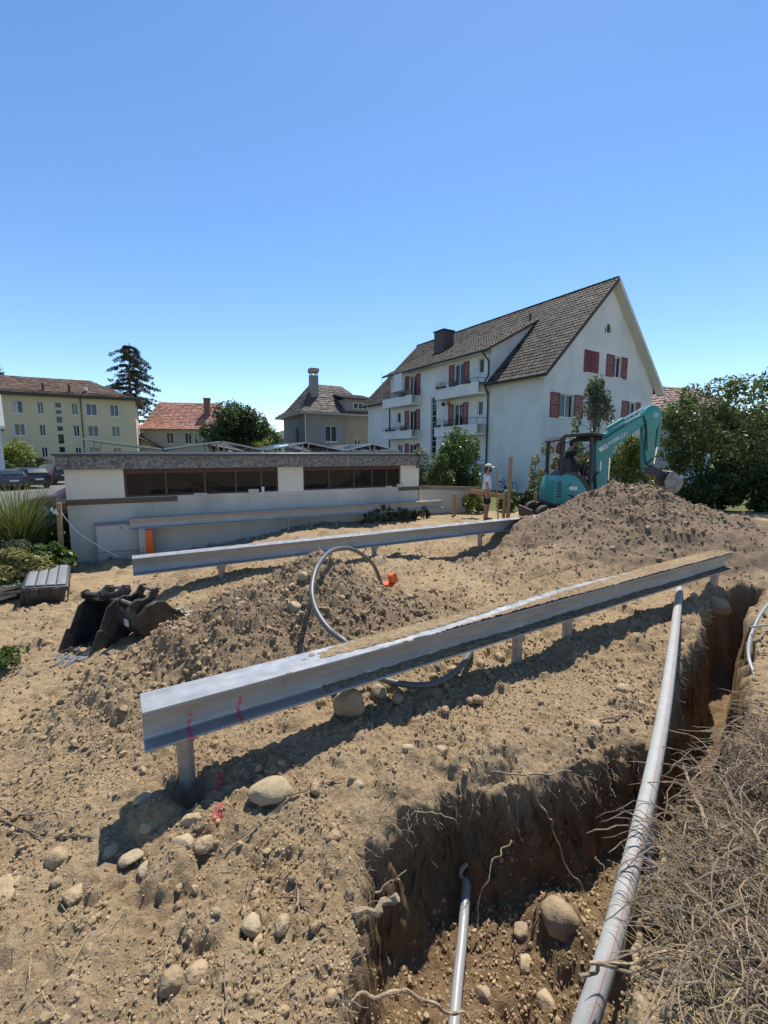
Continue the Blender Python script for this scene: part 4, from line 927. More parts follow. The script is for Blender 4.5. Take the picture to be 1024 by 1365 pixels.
tiles('roof_tiles', (4.0, -.45, VE+1.62), (3.8, 0, 0), (0, 3.65, .85), 14, 10, VT, dm, .015, .03)
MB().box((5.2, -.16, VE+.55), (6.9, -.101, VE+1.2)).build('window_frame', WHITEP, dm)
for x in (5.27, 5.82, 6.37): MB().box((x, -.17, VE+.6), (x+.46, -.161, VE+1.15)).build('pane', mat('dark_pane', (.03, .035, .04), .1), dm)

# ------------------------------------------------------------------ yellow apartment block
YR = mat('yellow_render', (.62, .51, .33), .92, (.55, .45, .29), scale=.25, bump=.1)
YT = mat('reddish_brown_tile', (.12, .077, .057), .75, (.18, .125, .1), scale=.6, spec=.15, island=.35)
BA = R(27); BOX_, BOY_ = -60.95, 46.06
y_ = thing('yellow_apartment_block', 'long yellow three-storey apartment block with brown hipped tile roof', 'building', (BOX_, BOY_, -1), BA)
BL_, BD_, BE = 30.7, 11., 10.4
Wn = []
def colx(px):   # along-wall coordinate from a viewing direction
    sx = (px-512)/585; return (sx*BOY_-BOX_)/(math.cos(BA)-sx*math.sin(BA))
cols = [(30, 14, 2), (60, 8, 2), (105, 8, 2), (127, 14, 2), (157, 11, 2)]
for px, wpx, n in cols:
    c0 = colx(px-wpx/2); c1 = colx(px+wpx/2)
    for z0, z1 in ((8.0, 9.5), (5.3, 6.7), (2.6, 3.9)): Wn.append(rect(c0, z0+.0, c1, z1))
st = [rect(colx(79), 3.2, colx(88), 4.0), rect(colx(79), 4.3, colx(88), 5.6), rect(colx(79), 5.9, colx(88), 6.6), rect(colx(79), 6.9, colx(88), 7.8), rect(colx(79), 8.0, colx(88), 8.6), rect(colx(79), 8.8, colx(88), 9.5)]
wall_holes('wall', rect(0, 0, BL_, BE), Wn+st, YR, y_, .2)
for r_ in Wn: window(y_, 'xz', *r_[0], *r_[2], 0, 1, .18, 1, sill=True, curtain=random.random() < .4)
for r_ in st: window(y_, 'xz', *r_[0], *r_[2], 0, 1, .18, 0, sill=False)
SHW = mat('white_shutter', (.62, .62, .58), .6)
for px0, px1, z0, z1 in ((19.5, 23.2, 5.3, 6.7), (36.8, 41, 5.3, 6.7), (118.2, 120.4, 8, 9.5), (133.6, 136, 8, 9.5), (23.3, 30, 8., 9.5)): shutter(y_, 'xz', colx(px0), z0, colx(px1), z1, 0, 1, SHW)
MB().box((BL_-.2, .02, 0), (BL_, BD_, BE)).build('end_wall', YR, y_); MB().box((0, .02, 0), (.2, BD_, BE)).build('end_wall', YR, y_)
MB().box((.2, BD_-.2, 0), (BL_-.2, BD_, BE)).build('back_wall', YR, y_)
x = colx(113.5); MB().tube([(x, -.1, BE), (x, -.1, 0)], .06, 8).build('downpipe', DRK, y_)
MB().box((-.8, -.9, BE-.25), (BL_+.8, BD_+.9, BE-.02)).build('eave', DRK, y_)
hip(y_, -.8, -.9, BL_+.8, BD_+.9, BE, 5.5, BL_-5.5, BD_/2, BE+2.75, YT)
for px in (63, 98): 
    x = colx(px); MB().tube([(x, 1.2, BE+.7), (x, 1.2, BE+1.5)], .14, 8).build('roof_vent', DRK, y_)
MB().box((colx(118), 1.0, BE+.95), (colx(122), 1.6, BE+1.3)).build('roof_light', WHITEP, y_)

# ------------------------------------------------------------------ house with orange roof, white house at the left edge, house behind the hedge trees
OT = mat('orange_roof_tile', (.4, .17, .1), .8, (.3, .15, .11), scale=.5, island=.4)
hs = thing('orange_roof_house', 'distant beige house with weathered orange tile roof', 'house', (-36, 66, -1), R(10))
CR = mat('beige_render', (.42, .37, .29), .92)
wall_holes('wall', [(0, 0), (11.5, 0), (11.5, 6.8), (0, 6.8)], [rect(3.2, 4.6, 4.2, 6.3), rect(5.8, 4.6, 6.8, 6.3), rect(7.2, 4.6, 8.2, 6.3)], CR, hs, .2)
for a in (3.2, 5.8, 7.2): window(hs, 'xz', a, 4.6, a+1, 6.3, 0, 1, .18, 1)
MB().box((0, .05, 0), (.2, 9, 6.8)).build('side_wall', CR, hs); MB().box((11.3, .05, 0), (11.5, 9, 6.8)).build('side_wall', CR, hs); MB().box((.2, 8.8, 0), (11.3, 9, 6.8)).build('back_wall', CR, hs)
hip(hs, -.7, -.9, 12.2, 9.9, 6.75, 1.2, 10.5, 4.5, 11.2, OT)
c_ = MB().box((8.3, 2.2, 9.0), (9.2, 3.0, 11.6)).build('chimney', mat('brick_red', (.24, .1, .07), .85), hs); MB().box((8.22, 2.12, 11.602), (9.28, 3.08, 11.75)).build('cap', DRK, c_)
wing = MB().prism([(-4.2, 0), (3.0, 0), (3.0, 3.6), (-.6, 5.6), (-4.2, 3.6)], -1.6, 5.).build('wing', CR, hs)
MB().prism([(-4.8, 3.25), (-.6, 5.62), (3.2, 3.5), (3.2, 3.75), (-.6, 5.9), (-4.8, 3.5)], -2.2, 5.2).build('wing_roof', RD, hs)
t = thing('white_house_corner', 'sliver of a white house with grey eave beyond the light green bush', 'house', (-29.9, 34.5, -.6), R(41))
MB().box((-6, 0, 0), (.0, 8, 4.8)).build('wall', WRENDER, t); 
MB().prism([(-.6, 4.7), (8.6, 4.7), (4, 7.6)], -6.2, .25, 'x').build('roof', mat('grey_roof', (.25, .25, .26), .7), t)
MB().box((-6.2, -.7, 4.55), (.28, -.601, 4.75)).build('gutter', WHITEP, t)
t = thing('hedge_house', 'pale house with a brown roof half hidden behind the hedge trees', 'house', (21.5, 33, -.5), R(20))
wall_holes('wall', rect(0, 0, 11, 5.0), [rect(1.0, 3.0, 2.1, 4.4), rect(1.0, .8, 2.1, 2.2), rect(4, 3, 5.1, 4.4)], WRENDER, t, .2)
for a, z in ((1, 3.), (1, .8), (4, 3)): window(t, 'xz', a, z, a+1.1, z+1.4, 0, 1, .18, 1)
MB().box((0, .05, 0), (.2, 8, 5)).build('side_wall', WRENDER, t); MB().box((.2, 7.8, 0), (11, 8, 5)).build('back_wall', WRENDER, t); MB().box((10.8, .05, 0), (11, 7.8, 5)).build('side_wall', WRENDER, t)
hip(t, -.6, -.7, 11.6, 8.7, 4.95, 3.5, 8, 4, 8.2, mat('pinkish_tile', (.3, .2, .16), .8, (.24, .16, .13), scale=1, island=.3))
# far wooded hill
hx = np.linspace(-420, 420, 90); hy = np.linspace(600, 1100, 24); HX, HY = np.meshgrid(hx, hy)
HZ_ = -4+52*np.exp(-((HX+150)/230)**2)*np.sin(np.clip((HY-600)/500, 0, 1)*math.pi)+10*fbm(HX*.02, HY*.02, 301, 4)+3*fbm(HX*.15, HY*.15, 305, 2)
hf = np.arange(90*24).reshape(24, 90)
raw_mesh('hill', np.stack([HX, HY, HZ_], -1).reshape(-1, 3), np.stack([hf[:-1, :-1], hf[:-1, 1:], hf[1:, 1:], hf[1:, :-1]], -1).reshape(-1, 4), mat('wooded_hill', (.05, .075, .05), .95, (.035, .055, .04), scale=.05), kind='structure', smooth=True)
# tarmac yard with the parked cars
MBy = MB(); MBy.add([(-34, 16.5, .0), (-9.2, 14.2, .0), (-3, 24, .0), (0, 50, 0), (-40, 52, 0)], [(0, 1, 2, 3, 4)])
yd = MBy.build('parking_area', mat('light_asphalt', (.14, .135, .125), .9, (.11, .106, .1), scale=2, bump=.2, bscale=80)); yd['kind'] = 'structure'; yd.location.z = -.488
# ------------------------------------------------------------------ people
def skin_mesh(name, J, E, m, parent, sub=2, root=0):
    me = bpy.data.meshes.new(name); me.from_pydata([j[0] for j in J], E, []); o = bpy.data.objects.new(name, me); COL.objects.link(o)
    md = o.modifiers.new('s', 'SKIN'); md.use_smooth_shade = True; md.branch_smoothing = .6
    for i, j in enumerate(J):
        r_ = j[1]; sv = me.skin_vertices[0].data[i]; sv.radius = r_ if isinstance(r_, tuple) else (r_, r_); sv.use_root = (i == root)
    o.modifiers.new('u', 'SUBSURF').levels = sub; o.modifiers['u'].render_levels = sub
    dg = bpy.context.evaluated_depsgraph_get(); nm = bpy.data.meshes.new_from_object(o.evaluated_get(dg))
    bpy.data.objects.remove(o); bpy.data.meshes.remove(me)
    nm.name = name; nm.materials.clear(); return link(name, nm, m, parent, smooth=True)
def chain(J, E, start, pts):
    p = start
    for c in pts: J.append(c); E.append((p, len(J)-1)); p = len(J)-1
    return p
def hand(J, E, wrist_i, w, d, side, curl=.3):
    """palm and five bent fingers continuing from the wrist; d = direction of the fingers"""
    w = Vector(w); d = Vector(d).normalized(); s = Vector((1, 0, 0))-d*d.x
    s = s.normalized() if s.length > .1 else Vector((0, 1, 0)); c = d.cross(s)*side
    pal = w+d*.06; J.append((tuple(pal), (.03, .02))); E.append((wrist_i, len(J)-1)); pi = len(J)-1
    for k, ln in enumerate((.07, .08, .075, .06)):
        a = pal+d*.035+s*(.03-.02*k); b_ = a+d*ln*.5-c*curl*.02; e = b_+d*ln*.45-c*curl*.05
        J.append((tuple(a), .011)); E.append((pi, len(J)-1)); q0 = len(J)-1
        J.append((tuple(b_), .0095)); E.append((q0, len(J)-1)); J.append((tuple(e), .008)); E.append((len(J)-2, len(J)-1))
    a = pal-d*.02+s*.035; b_ = a+s*.022+d*.03; e = b_+d*.03
    J.append((tuple(a), .012)); E.append((pi, len(J)-1)); J.append((tuple(b_), .0105)); E.append((len(J)-2, len(J)-1)); J.append((tuple(e), .009)); E.append((len(J)-2, len(J)-1))
SKIN = mat('skin', (.36, .19, .12), .55, (.32, .16, .1), scale=8); BLKC = mat('black_cloth', (.012, .012, .014), .9); WHTC = mat('white_cotton', (.72, .72, .72), .9, (.64, .64, .65), scale=9, bump=.3, bscale=12)
HAIR = mat('dark_hair', (.03, .018, .012), .7); CAPM = mat('beige_cap', (.6, .56, .48), .85); SHOE = mat('dark_shoe', (.03, .027, .025), .7)
def head_bits(t, hx, hz, capm, beard):
    for sy in (-1, 1):
        MB().ball((hx+.082, sy*.033, hz+.0), (.012, .014, .009), 8, 6).build('eye', mat('eye_dark', (.05, .04, .035), .3), t, smooth=True)
        MB().ball((hx-.005, sy*.088, hz-.015), (.02, .012, .032), 8, 6).build('ear', SKIN, t, smooth=True)
    MB().loft([[(hx+.08, -.012, hz+.0), (hx+.08, .012, hz+.0), (hx+.08, .014, hz-.045), (hx+.08, -.014, hz-.045)], [(hx+.1, -.006, hz-.005), (hx+.1, .006, hz-.005), (hx+.118, .012, hz-.04), (hx+.118, -.012, hz-.04)]]).build('nose', SKIN, t, bevel=.004)
    MB().ball((hx+.083, 0, hz-.066), (.012, .025, .007), 8, 6).build('mouth', mat('lips', (.3, .11, .09), .5), t, smooth=True)
    if beard: MB().ball((hx+.045, 0, hz-.09), (.062, .07, .055), 12, 8).build('beard', HAIR, t, smooth=True)
    MB().ball((hx-.035, 0, hz-.01), (.075, .088, .075), 12, 8).build('hair', HAIR, t, smooth=True)
    rings = []
    for k in range(6):
        a = k/5*math.pi/2; rr = math.cos(a)
        rings.append([(hx-.005+.112*rr*math.cos(b_), .1*rr*math.sin(b_), hz+.03+.092*math.sin(a)) for b_ in np.linspace(0, 2*math.pi, 17)[:-1]])
    c = MB().loft(rings).build('cap', capm, t, smooth=True)
    MB().loft([[(hx+.08, y, hz+.032-abs(y)*.15) for y in (-.085, -.04, 0, .04, .085)]+[(hx+.08, y, hz+.04-abs(y)*.15) for y in (.085, .04, 0, -.04, -.085)], [(hx+.19-abs(y)*.35, y*.8, hz+.012-abs(y)*.2) for y in (-.085, -.04, 0, .04, .085)]+[(hx+.19-abs(y)*.35, y*.8, hz+.018-abs(y)*.2) for y in (.085, .04, 0, -.04, -.085)]]).build('brim', capm, c, smooth=True)
def standing(loc, rz, label):
    t = thing('person', label, 'person', loc, rz)
    J = [((0, 0, .95), .135), ((0, 0, 1.1), .125), ((0, 0, 1.3), .145), ((.0, 0, 1.44), .1), ((.015, 0, 1.53), .055), ((.03, 0, 1.585), .068), ((.03, 0, 1.66), .092), ((.02, 0, 1.73), .07)]
    E = [(i, i+1) for i in range(7)]
    for sy in (-1, 1):
        fwd = .05 if sy < 0 else -.02
        J += [((0, sy*.17, 1.42), .065), ((-.03+fwd*.3, sy*.235, 1.14), .044), ((.03+fwd, sy*.245, .9), .03)]; n = len(J); E += [(3, n-3), (n-3, n-2), (n-2, n-1)]
        hand(J, E, n-1, (.03+fwd, sy*.245, .9), (.15, 0, -1), sy)
        J += [((0, sy*.09, .87), .1), ((.02+.03*sy, sy*.1, .5), .06), ((-.02+.03*sy, sy*.1, .1), .042), ((.1+.03*sy, sy*.11, .04), .04), ((.17+.03*sy, sy*.115, .03), .028)]; n = len(J)
        E += [(0, n-5), (n-5, n-4), (n-4, n-3), (n-3, n-2), (n-2, n-1)]
    skin_mesh('body', J, E, SKIN, t)
    J = [((0, 0, .92), .165), ((0, 0, 1.08), .15), ((0, 0, 1.3), .165), ((0, 0, 1.43), .115), ((.01, 0, 1.485), .068)]; E = [(i, i+1) for i in range(4)]
    for sy in (-1, 1): J += [((0, sy*.18, 1.42), .085), ((-.02, sy*.225, 1.2), .078)]; n = len(J); E += [(3, n-2), (n-2, n-1)]
    s = skin_mesh('t_shirt', J, E, WHTC, t)
    MB().box((-.172, -.06, 1.22), (-.168, .06, 1.32)).build('print', mat('grey_print', (.35, .36, .4), .9), s)
    J = [((0, 0, .96), .14), ((0, 0, .88), .15)]; E = [(0, 1)]
    for sy in (-1, 1): J += [((.01+.02*sy, sy*.09, .72), .105), ((.02+.03*sy, sy*.1, .5), .095)]; n = len(J); E += [(1, n-2), (n-2, n-1)]
    skin_mesh('shorts', J, E, BLKC, t)
    for sy in (-1, 1): skin_mesh('shoe', [((-.05+.03*sy, sy*.1, .055), .052), ((.06+.03*sy, sy*.11, .048), .05), ((.18+.03*sy, sy*.115, .038), .04)], [(0, 1), (1, 2)], SHOE, t)
    head_bits(t, .03, 1.655, CAPM, True); return t
mp = at_z(648, 691, -.02)
standing((mp.x, mp.y, gz1(mp.x, mp.y)), R(-12), 'person in white t-shirt, black shorts and pale cap standing by the wooden post')

# ------------------------------------------------------------------ turquoise mini excavator
EX, EY, EZ = 5.64, 13.2, -.05
TURQ = mat('turquoise_paint', (.015, .27, .265), .42, (.045, .22, .205), scale=2.2, coat=.2, detail=8); DGREY = mat('dark_grey_panel', (.03, .035, .045), .5); RUBB = mat('rubber_track', (.03, .028, .026), .85, (.09, .075, .055), scale=12, bump=.4)
CHROME = mat('chrome_rod', (.7, .7, .7), .15, metal=1.); HOSE = mat('hydraulic_hose', (.012, .012, .012), .5)
ex = thing('mini_excavator', 'turquoise mini excavator with open black canopy behind the big soil heap', 'excavator', (EX, EY, EZ), R(-3))
def e(px, py): return ((px-762)/44.3, 1.95+(606-py)/44.3-EZ)
def ep(pts, y0, y1, name, m, parent=ex, bevel=.02, **k): return MB().prism([e(*p) for p in pts], y0, y1).build(name, m, parent, bevel=bevel, **k)
# undercarriage
for sy in (-1, 1):
    y0, y1 = (sy*.75, sy*.45) if sy < 0 else (.45, .75)
    L0, L1 = -.98, .98; rr = .24; loop = []
    for a in np.linspace(math.pi/2, 3*math.pi/2, 9): loop.append((L0+rr*math.cos(a)+.1, .26+rr*math.sin(a)))
    for a in np.linspace(-math.pi/2, math.pi/2, 9): loop.append((L1+rr*math.cos(a)-.1, .26+rr*math.sin(a)))
    inn_ = [(a*.93, .26+(b_-.26)*.82) for a, b_ in loop]
    mb = MB(); n = len(loop)
    for (ya, yb) in ((min(y0, y1), max(y0, y1)),):
        P = [(a, ya, b_) for a, b_ in loop]+[(a, yb, b_) for a, b_ in loop]+[(a, ya, b_) for a, b_ in inn_]+[(a, yb, b_) for a, b_ in inn_]
        F = []
        for i in range(n):
            j = (i+1) % n; F += [(i, j, n+j, n+i), (2*n+i, 3*n+i, 3*n+j, 2*n+j), (i, 2*n+i, 2*n+j, j), (n+i, n+j, 3*n+j, 3*n+i)]
        mb.add(P, F)
    tr = mb.build('track', RUBB, ex)
    lug = MB()
    for k in range(34):
        s_ = k/34*n; i = int(s_); f_ = s_-i; a = Vector(loop[i]).lerp(Vector(loop[(i+1) % n]), f_); c = Vector((max(-.88, min(.88, a.x)), .26)); d = (a-c).normalized()
        lug.bar((a.x+d.x*.012, min(y0, y1)+.01, a.y+d.y*.012), (a.x+d.x*.012, max(y0, y1)-.01, a.y+d.y*.012), .05, .03, (d.x, 0, d.y))
    lug.build('lugs', RUBB, tr, kind='stuff')
    MB().box((-.8, min(y0, y1)+.05, .12), (.8, max(y0, y1)-.05, .4)).build('track_frame', DGREY, ex, bevel=.03)
    for x in (-.88, -.5, -.17, .17, .5, .88): MB().tube([(x, min(y0, y1)+.02, .2 if abs(x) < .8 else .26), (x, max(y0, y1)-.02, .2 if abs(x) < .8 else .26)], .09 if abs(x) < .8 else .17, 14).build('roller', DGREY, ex, smooth=True)
MB().box((-.45, -.45, .25), (.45, .45, .55)).build('car_body', DGREY, ex, bevel=.03)
MB().tube([(0, 0, .5), (0, 0, .64)], .38, 24).build('slew_ring', DGREY, ex, smooth=True)
# dozer blade at the back-left, partly earth covered
MB().loft([[(-1.3, -.75, .05), (-1.22, -.75, .05), (-1.26, -.75, .4), (-1.34, -.75, .4)], [(-1.3, .75, .05), (-1.22, .75, .05), (-1.26, .75, .4), (-1.34, .75, .4)]]).build('dozer_blade', RUBB, ex, bevel=.01)
# upper body
body = [(730.5, 669), (731, 652), (734, 640), (740, 631), (746, 628), (757, 630), (765, 636), (772, 646), (777, 656), (781, 660), (781, 669)]
ep(body, -.72, .72, 'body', TURQ, bevel=.05)
ep([(738, 632), (744, 627), (757, 628), (767, 634), (775, 646), (780, 657), (776, 657), (770, 648), (763, 638), (755, 632), (746, 630.5)], -.725, .725, 'dark_cover', DGREY, bevel=.02)
ep([(729.5, 671.5), (729.5, 668.8), (800, 668.8), (800, 671.5)], -.7, .7, 'floor_plate', DGREY, bevel=.01)
for k in range(6):
    py = 640+k*3.6; ep([(734.5+max(0, (2-k))*.3, py), (740, py), (740, py+1.9), (734.2, py+1.9)], -.728, -.7195, 'vent', BLACKP, bevel=0)
ep([(750, 646), (760, 646.3), (760, 651), (750, 650.6)], -.7265, -.7205, 'sticker', WHITEP, bevel=0)
ep([(749.5, 642), (750.6, 642), (750.6, 645), (749.5, 645)], -.7265, -.7205, 'mark', BLACKP, bevel=0)
ep([(748, 657), (752, 656.5), (757, 659), (761, 661.5), (754, 660.5)], -.7265, -.7205, 'emblem', DGREY, bevel=0)
# seat, levers, console
ep([(748, 611), (757, 611), (759, 627), (769, 627), (769, 632), (750, 632)], -.28, .28, 'seat', BLACKP, bevel=.03)
ep([(776, 634), (790, 628), (794, 640), (794, 669), (776, 669)], .2, .62, 'console', DGREY, bevel=.03)
for y in (-.3, .3): MB().tube([(*[(c) for c in (e(772, 636)[0],)], y, e(772, 636)[1]), (e(775, 618)[0], y, e(775, 618)[1])], .02, 8).build('lever', BLACKP, ex, smooth=True)
ep([(774, 655), (784, 655), (796, 664), (796, 669), (774, 669)], -.6, .15, 'foot_well', DGREY, bevel=.02)
# canopy
def rod(pts, r, name, m, y=None, n=10): return MB().tube([(e(*p[:2])[0], p[2], e(*p[:2])[1]) for p in pts], r, n).build(name, m, ex, smooth=True)
for y in (-.62, .62):
    rod([(739.5, 630, y), (739.5, 600, y), (739.8, 588, y), (743, 583, y)], .055, 'canopy_post', BLACKP)
    rod([(777, 660, y), (777, 600, y), (775.5, 584, y)], .05, 'canopy_post', BLACKP)
ep([(734, 587.5), (741.5, 580.5), (774, 577.8), (792, 580.4), (791, 583), (774, 581.5), (745, 584), (737, 589.5)], -.68, .68, 'canopy_roof', BLACKP, bevel=.02)
for k in range(9): 
    x = 775.5+k*1.8; ep([(x, 582), (x+.7, 582), (x+.7, 588), (x, 587)], -.55, .55, 'guard_bar', BLACKP, bevel=0)
rod([(760, 630, .6), (761, 584, .6)], .035, 'canopy_post', BLACKP)
MB().ball((e(735.5, 598)[0], -.6, e(735.5, 598)[1]), (.07, .09, .17), 10, 8).build('mirror', mat('mirror_red', (.1, .02, .015), .4), ex, smooth=True)
# boom, arm, bucket
boomp = [(797, 676), (806, 676), (808.5, 655), (808, 622), (808.5, 607), (812, 598.5), (836, 579.5), (851, 567), (868, 556), (866, 546), (858, 542), (853, 545), (846, 553.5), (825, 565.5), (803, 578), (794.5, 580), (791, 584), (791.5, 604), (794, 640)]
bo = ep(boomp, -.13, .13, 'boom', TURQ, bevel=.02)
ep([(792, 676), (803, 684), (812, 676), (808, 662), (797, 662)], -.2, .2, 'swing_bracket', TURQ, bevel=.03)
for py0, py1, r_, m_ in ((672, 640, .06, DGREY), (640, 603, .035, CHROME)): MB().tube([(e(811.5, py0)[0], 0, e(811.5, py0)[1]), (e(811.5, py1)[0], 0, e(811.5, py1)[1])], r_, 12).build('boom_cylinder' if r_ > .05 else 'cylinder_rod', m_, ex, smooth=True)
ep([(808.5, 601), (815, 597), (815, 607), (808.5, 612)], -.06, .06, 'cylinder_lug', TURQ, bevel=.01)
rod([(806, 572.5, 0), (826, 560, 0)], .065, 'arm_cylinder', TURQ); rod([(826, 560, 0), (850, 546, 0)], .035, 'cylinder_rod', CHROME)
armp = [(849, 562), (851.5, 551), (856, 544), (862, 542), (869, 546), (872.5, 553), (871, 563), (865.5, 578), (863.5, 600), (865, 622), (861, 630), (856, 628), (854, 617), (851.5, 590)]
ar = ep(armp, -.1, .1, 'arm', TURQ, bevel=.02)
MB().tube([(e(864, 555)[0], -.135, e(864, 555)[1]), (e(864, 555)[0], .135, e(864, 555)[1])], .09, 14).build('pin_cap', mat('pale_turquoise', (.25, .45, .44), .4), ar, smooth=True)
rod([(872, 560, 0), (871.5, 596, 0)], .06, 'bucket_cylinder', TURQ); rod([(871.5, 596, 0), (869, 618, 0)], .032, 'cylinder_rod', CHROME)
ep([(855, 624), (862, 620), (872, 623), (888, 632), (886, 640), (878, 636), (868, 634), (858, 631)], -.12, .12, 'bucket_link', DGREY, bevel=.015)
for pts, y in (([(848, 560), (853, 575), (853, 600), (858, 618), (866, 621)], -.12), ([(800, 585), (826, 568), (845, 556), (852, 566), (856, 600)], -.145), ([(870, 606), (862, 614), (857, 619), (855, 612)], -.12), ([(793, 660), (790, 640), (796, 628)], -.16)):
    MB().tube(spline([(e(*p)[0], y, e(*p)[1]) for p in pts], 8), .016, 8).build('hose', HOSE, ex, smooth=True)
bk = [(884, 627.5), (888, 627), (897, 634), (903, 641), (901, 648), (896, 655), (888, 659), (884, 656), (879, 647), (877.5, 641)]
BST = mat('bucket_steel', (.3, .29, .275), .5, (.16, .14, .12), scale=8, metal=.6)
ep([(884, 627.5), (888, 627), (897, 634), (903, 641), (901, 648), (896, 655), (895, 654), (899.5, 647), (901, 641.5), (896, 635.5), (887, 628.5)], -.26, .26, 'bucket_shell', BST, bevel=.004)
for y in (-.27, .26): ep([(884, 628), (888, 627), (897, 634), (902.6, 641), (900.6, 648), (896, 654.6), (887.5, 658), (880, 648), (878, 640)], y, y+.012, 'bucket_side', BST, bevel=.003)
for k in range(3): 
    y = -.2+k*.2; ep([(886, 657.5), (890, 656.5), (887.5, 663.5), (885.5, 663)], y-.035, y+.035, 'tooth', BST, bevel=.004)
ep([(878, 632), (886, 628), (890, 632), (884, 638), (878, 640)], -.13, .13, 'bucket_ear', DGREY, bevel=.01)
# lettering on the boom, sticker
def text(s, size, name, m, parent, loc, rot, ext=.002):
    cu = bpy.data.curves.new(name, 'FONT'); cu.body = s; cu.size = size; cu.extrude = ext; cu.align_x = 'CENTER'; cu.align_y = 'CENTER'; cu.offset = size*.012; cu.resolution_u = 3
    o = bpy.data.objects.new(name, cu); COL.objects.link(o); dg = bpy.context.evaluated_depsgraph_get(); me = bpy.data.meshes.new_from_object(o.evaluated_get(dg)); bpy.data.objects.remove(o)
    me.materials.clear(); o = link(name, me, m, parent); o.location = loc; o.rotation_euler = rot; return o
ang = math.atan2(590-577.5, 826-805.5)
text('KOBELCO', .135, 'lettering', WHITEP, bo, (e(818, 585.2)[0], -.134, e(818, 585.2)[1]), (R(90), -ang, 0))
c = e(800.3, 597.2); mb = MB().box((-.13, -.136, -.06), (.13, -.132, .06)); st_ = mb.build('sticker', WHITEP, bo); st_.location = (c[0], 0, c[1]); st_.rotation_euler = (0, -ang, 0)
for k in range(3):
    o = MB().box((-.02-.02*0, -.1385, .02-k*.028), (.1, -.1365, .032-k*.028)).build('print_line', DGREY, bo); o.location = (c[0], 0, c[1]); o.rotation_euler = (0, -ang, 0)
ep([(797.5, 614), (799.3, 614), (799.3, 627), (797.5, 627)], -.1355, -.1315, 'decal', WHITEP, bo, bevel=0)
# driver
d_ = thing('person', 'person in dark clothes and blue helmet sitting at the levers of the excavator', 'person', (EX+e(757, 0)[0], EY-.05, EZ+e(0, 627)[1]-.0), R(-3))
J = [((.03, 0, .1), .13), ((.02, 0, .28), .125), ((.03, 0, .48), .14), ((.05, 0, .6), .09), ((.08, 0, .69), .052), ((.11, 0, .74), .066), ((.12, 0, .8), .088), ((.11, 0, .87), .066)]; E = [(i, i+1) for i in range(7)]
for sy in (-1, 1):
    J += [((.05, sy*.17, .58), .062), ((.16, sy*.24, .34), .045), ((.36, sy*.26, .38), .032)]; n = len(J); E += [(3, n-3), (n-3, n-2), (n-2, n-1)]
    hand(J, E, n-1, (.36, sy*.26, .38), (1, 0, .1), sy, .8)
    J += [((.1, sy*.1, .1), .085), ((.45, sy*.13, .13), .065), ((.5, sy*.13, -.22), .05), ((.6, sy*.13, -.3), .04)]; n = len(J); E += [(0, n-4), (n-4, n-3), (n-3, n-2), (n-2, n-1)]
skin_mesh('body', J, E, SKIN, d_)
J = [((.03, 0, .08), .155), ((.02, 0, .28), .145), ((.03, 0, .47), .158), ((.05, 0, .59), .105)]; E = [(0, 1), (1, 2), (2, 3)]
for sy in (-1, 1): J += [((.05, sy*.175, .58), .08), ((.12, sy*.225, .42), .07)]; n = len(J); E += [(3, n-2), (n-2, n-1)]
skin_mesh('shirt', J, E, BLKC, d_)
J = [((.04, 0, .06), .15)]; E = []
for sy in (-1, 1): J += [((.12, sy*.1, .1), .1), ((.46, sy*.13, .13), .08), ((.5, sy*.13, -.18), .065)]; n = len(J); E += [(0, n-3), (n-3, n-2), (n-2, n-1)]
skin_mesh('trousers', J, E, mat('dark_trousers', (.03, .032, .04), .9), d_)
for sy in (-1, 1): skin_mesh('shoe', [((.47, sy*.13, -.29), .055), ((.62, sy*.13, -.31), .045)], [(0, 1)], SHOE, d_)
head_bits(d_, .12, .795, mat('blue_helmet', (.03, .1, .22), .4), False)

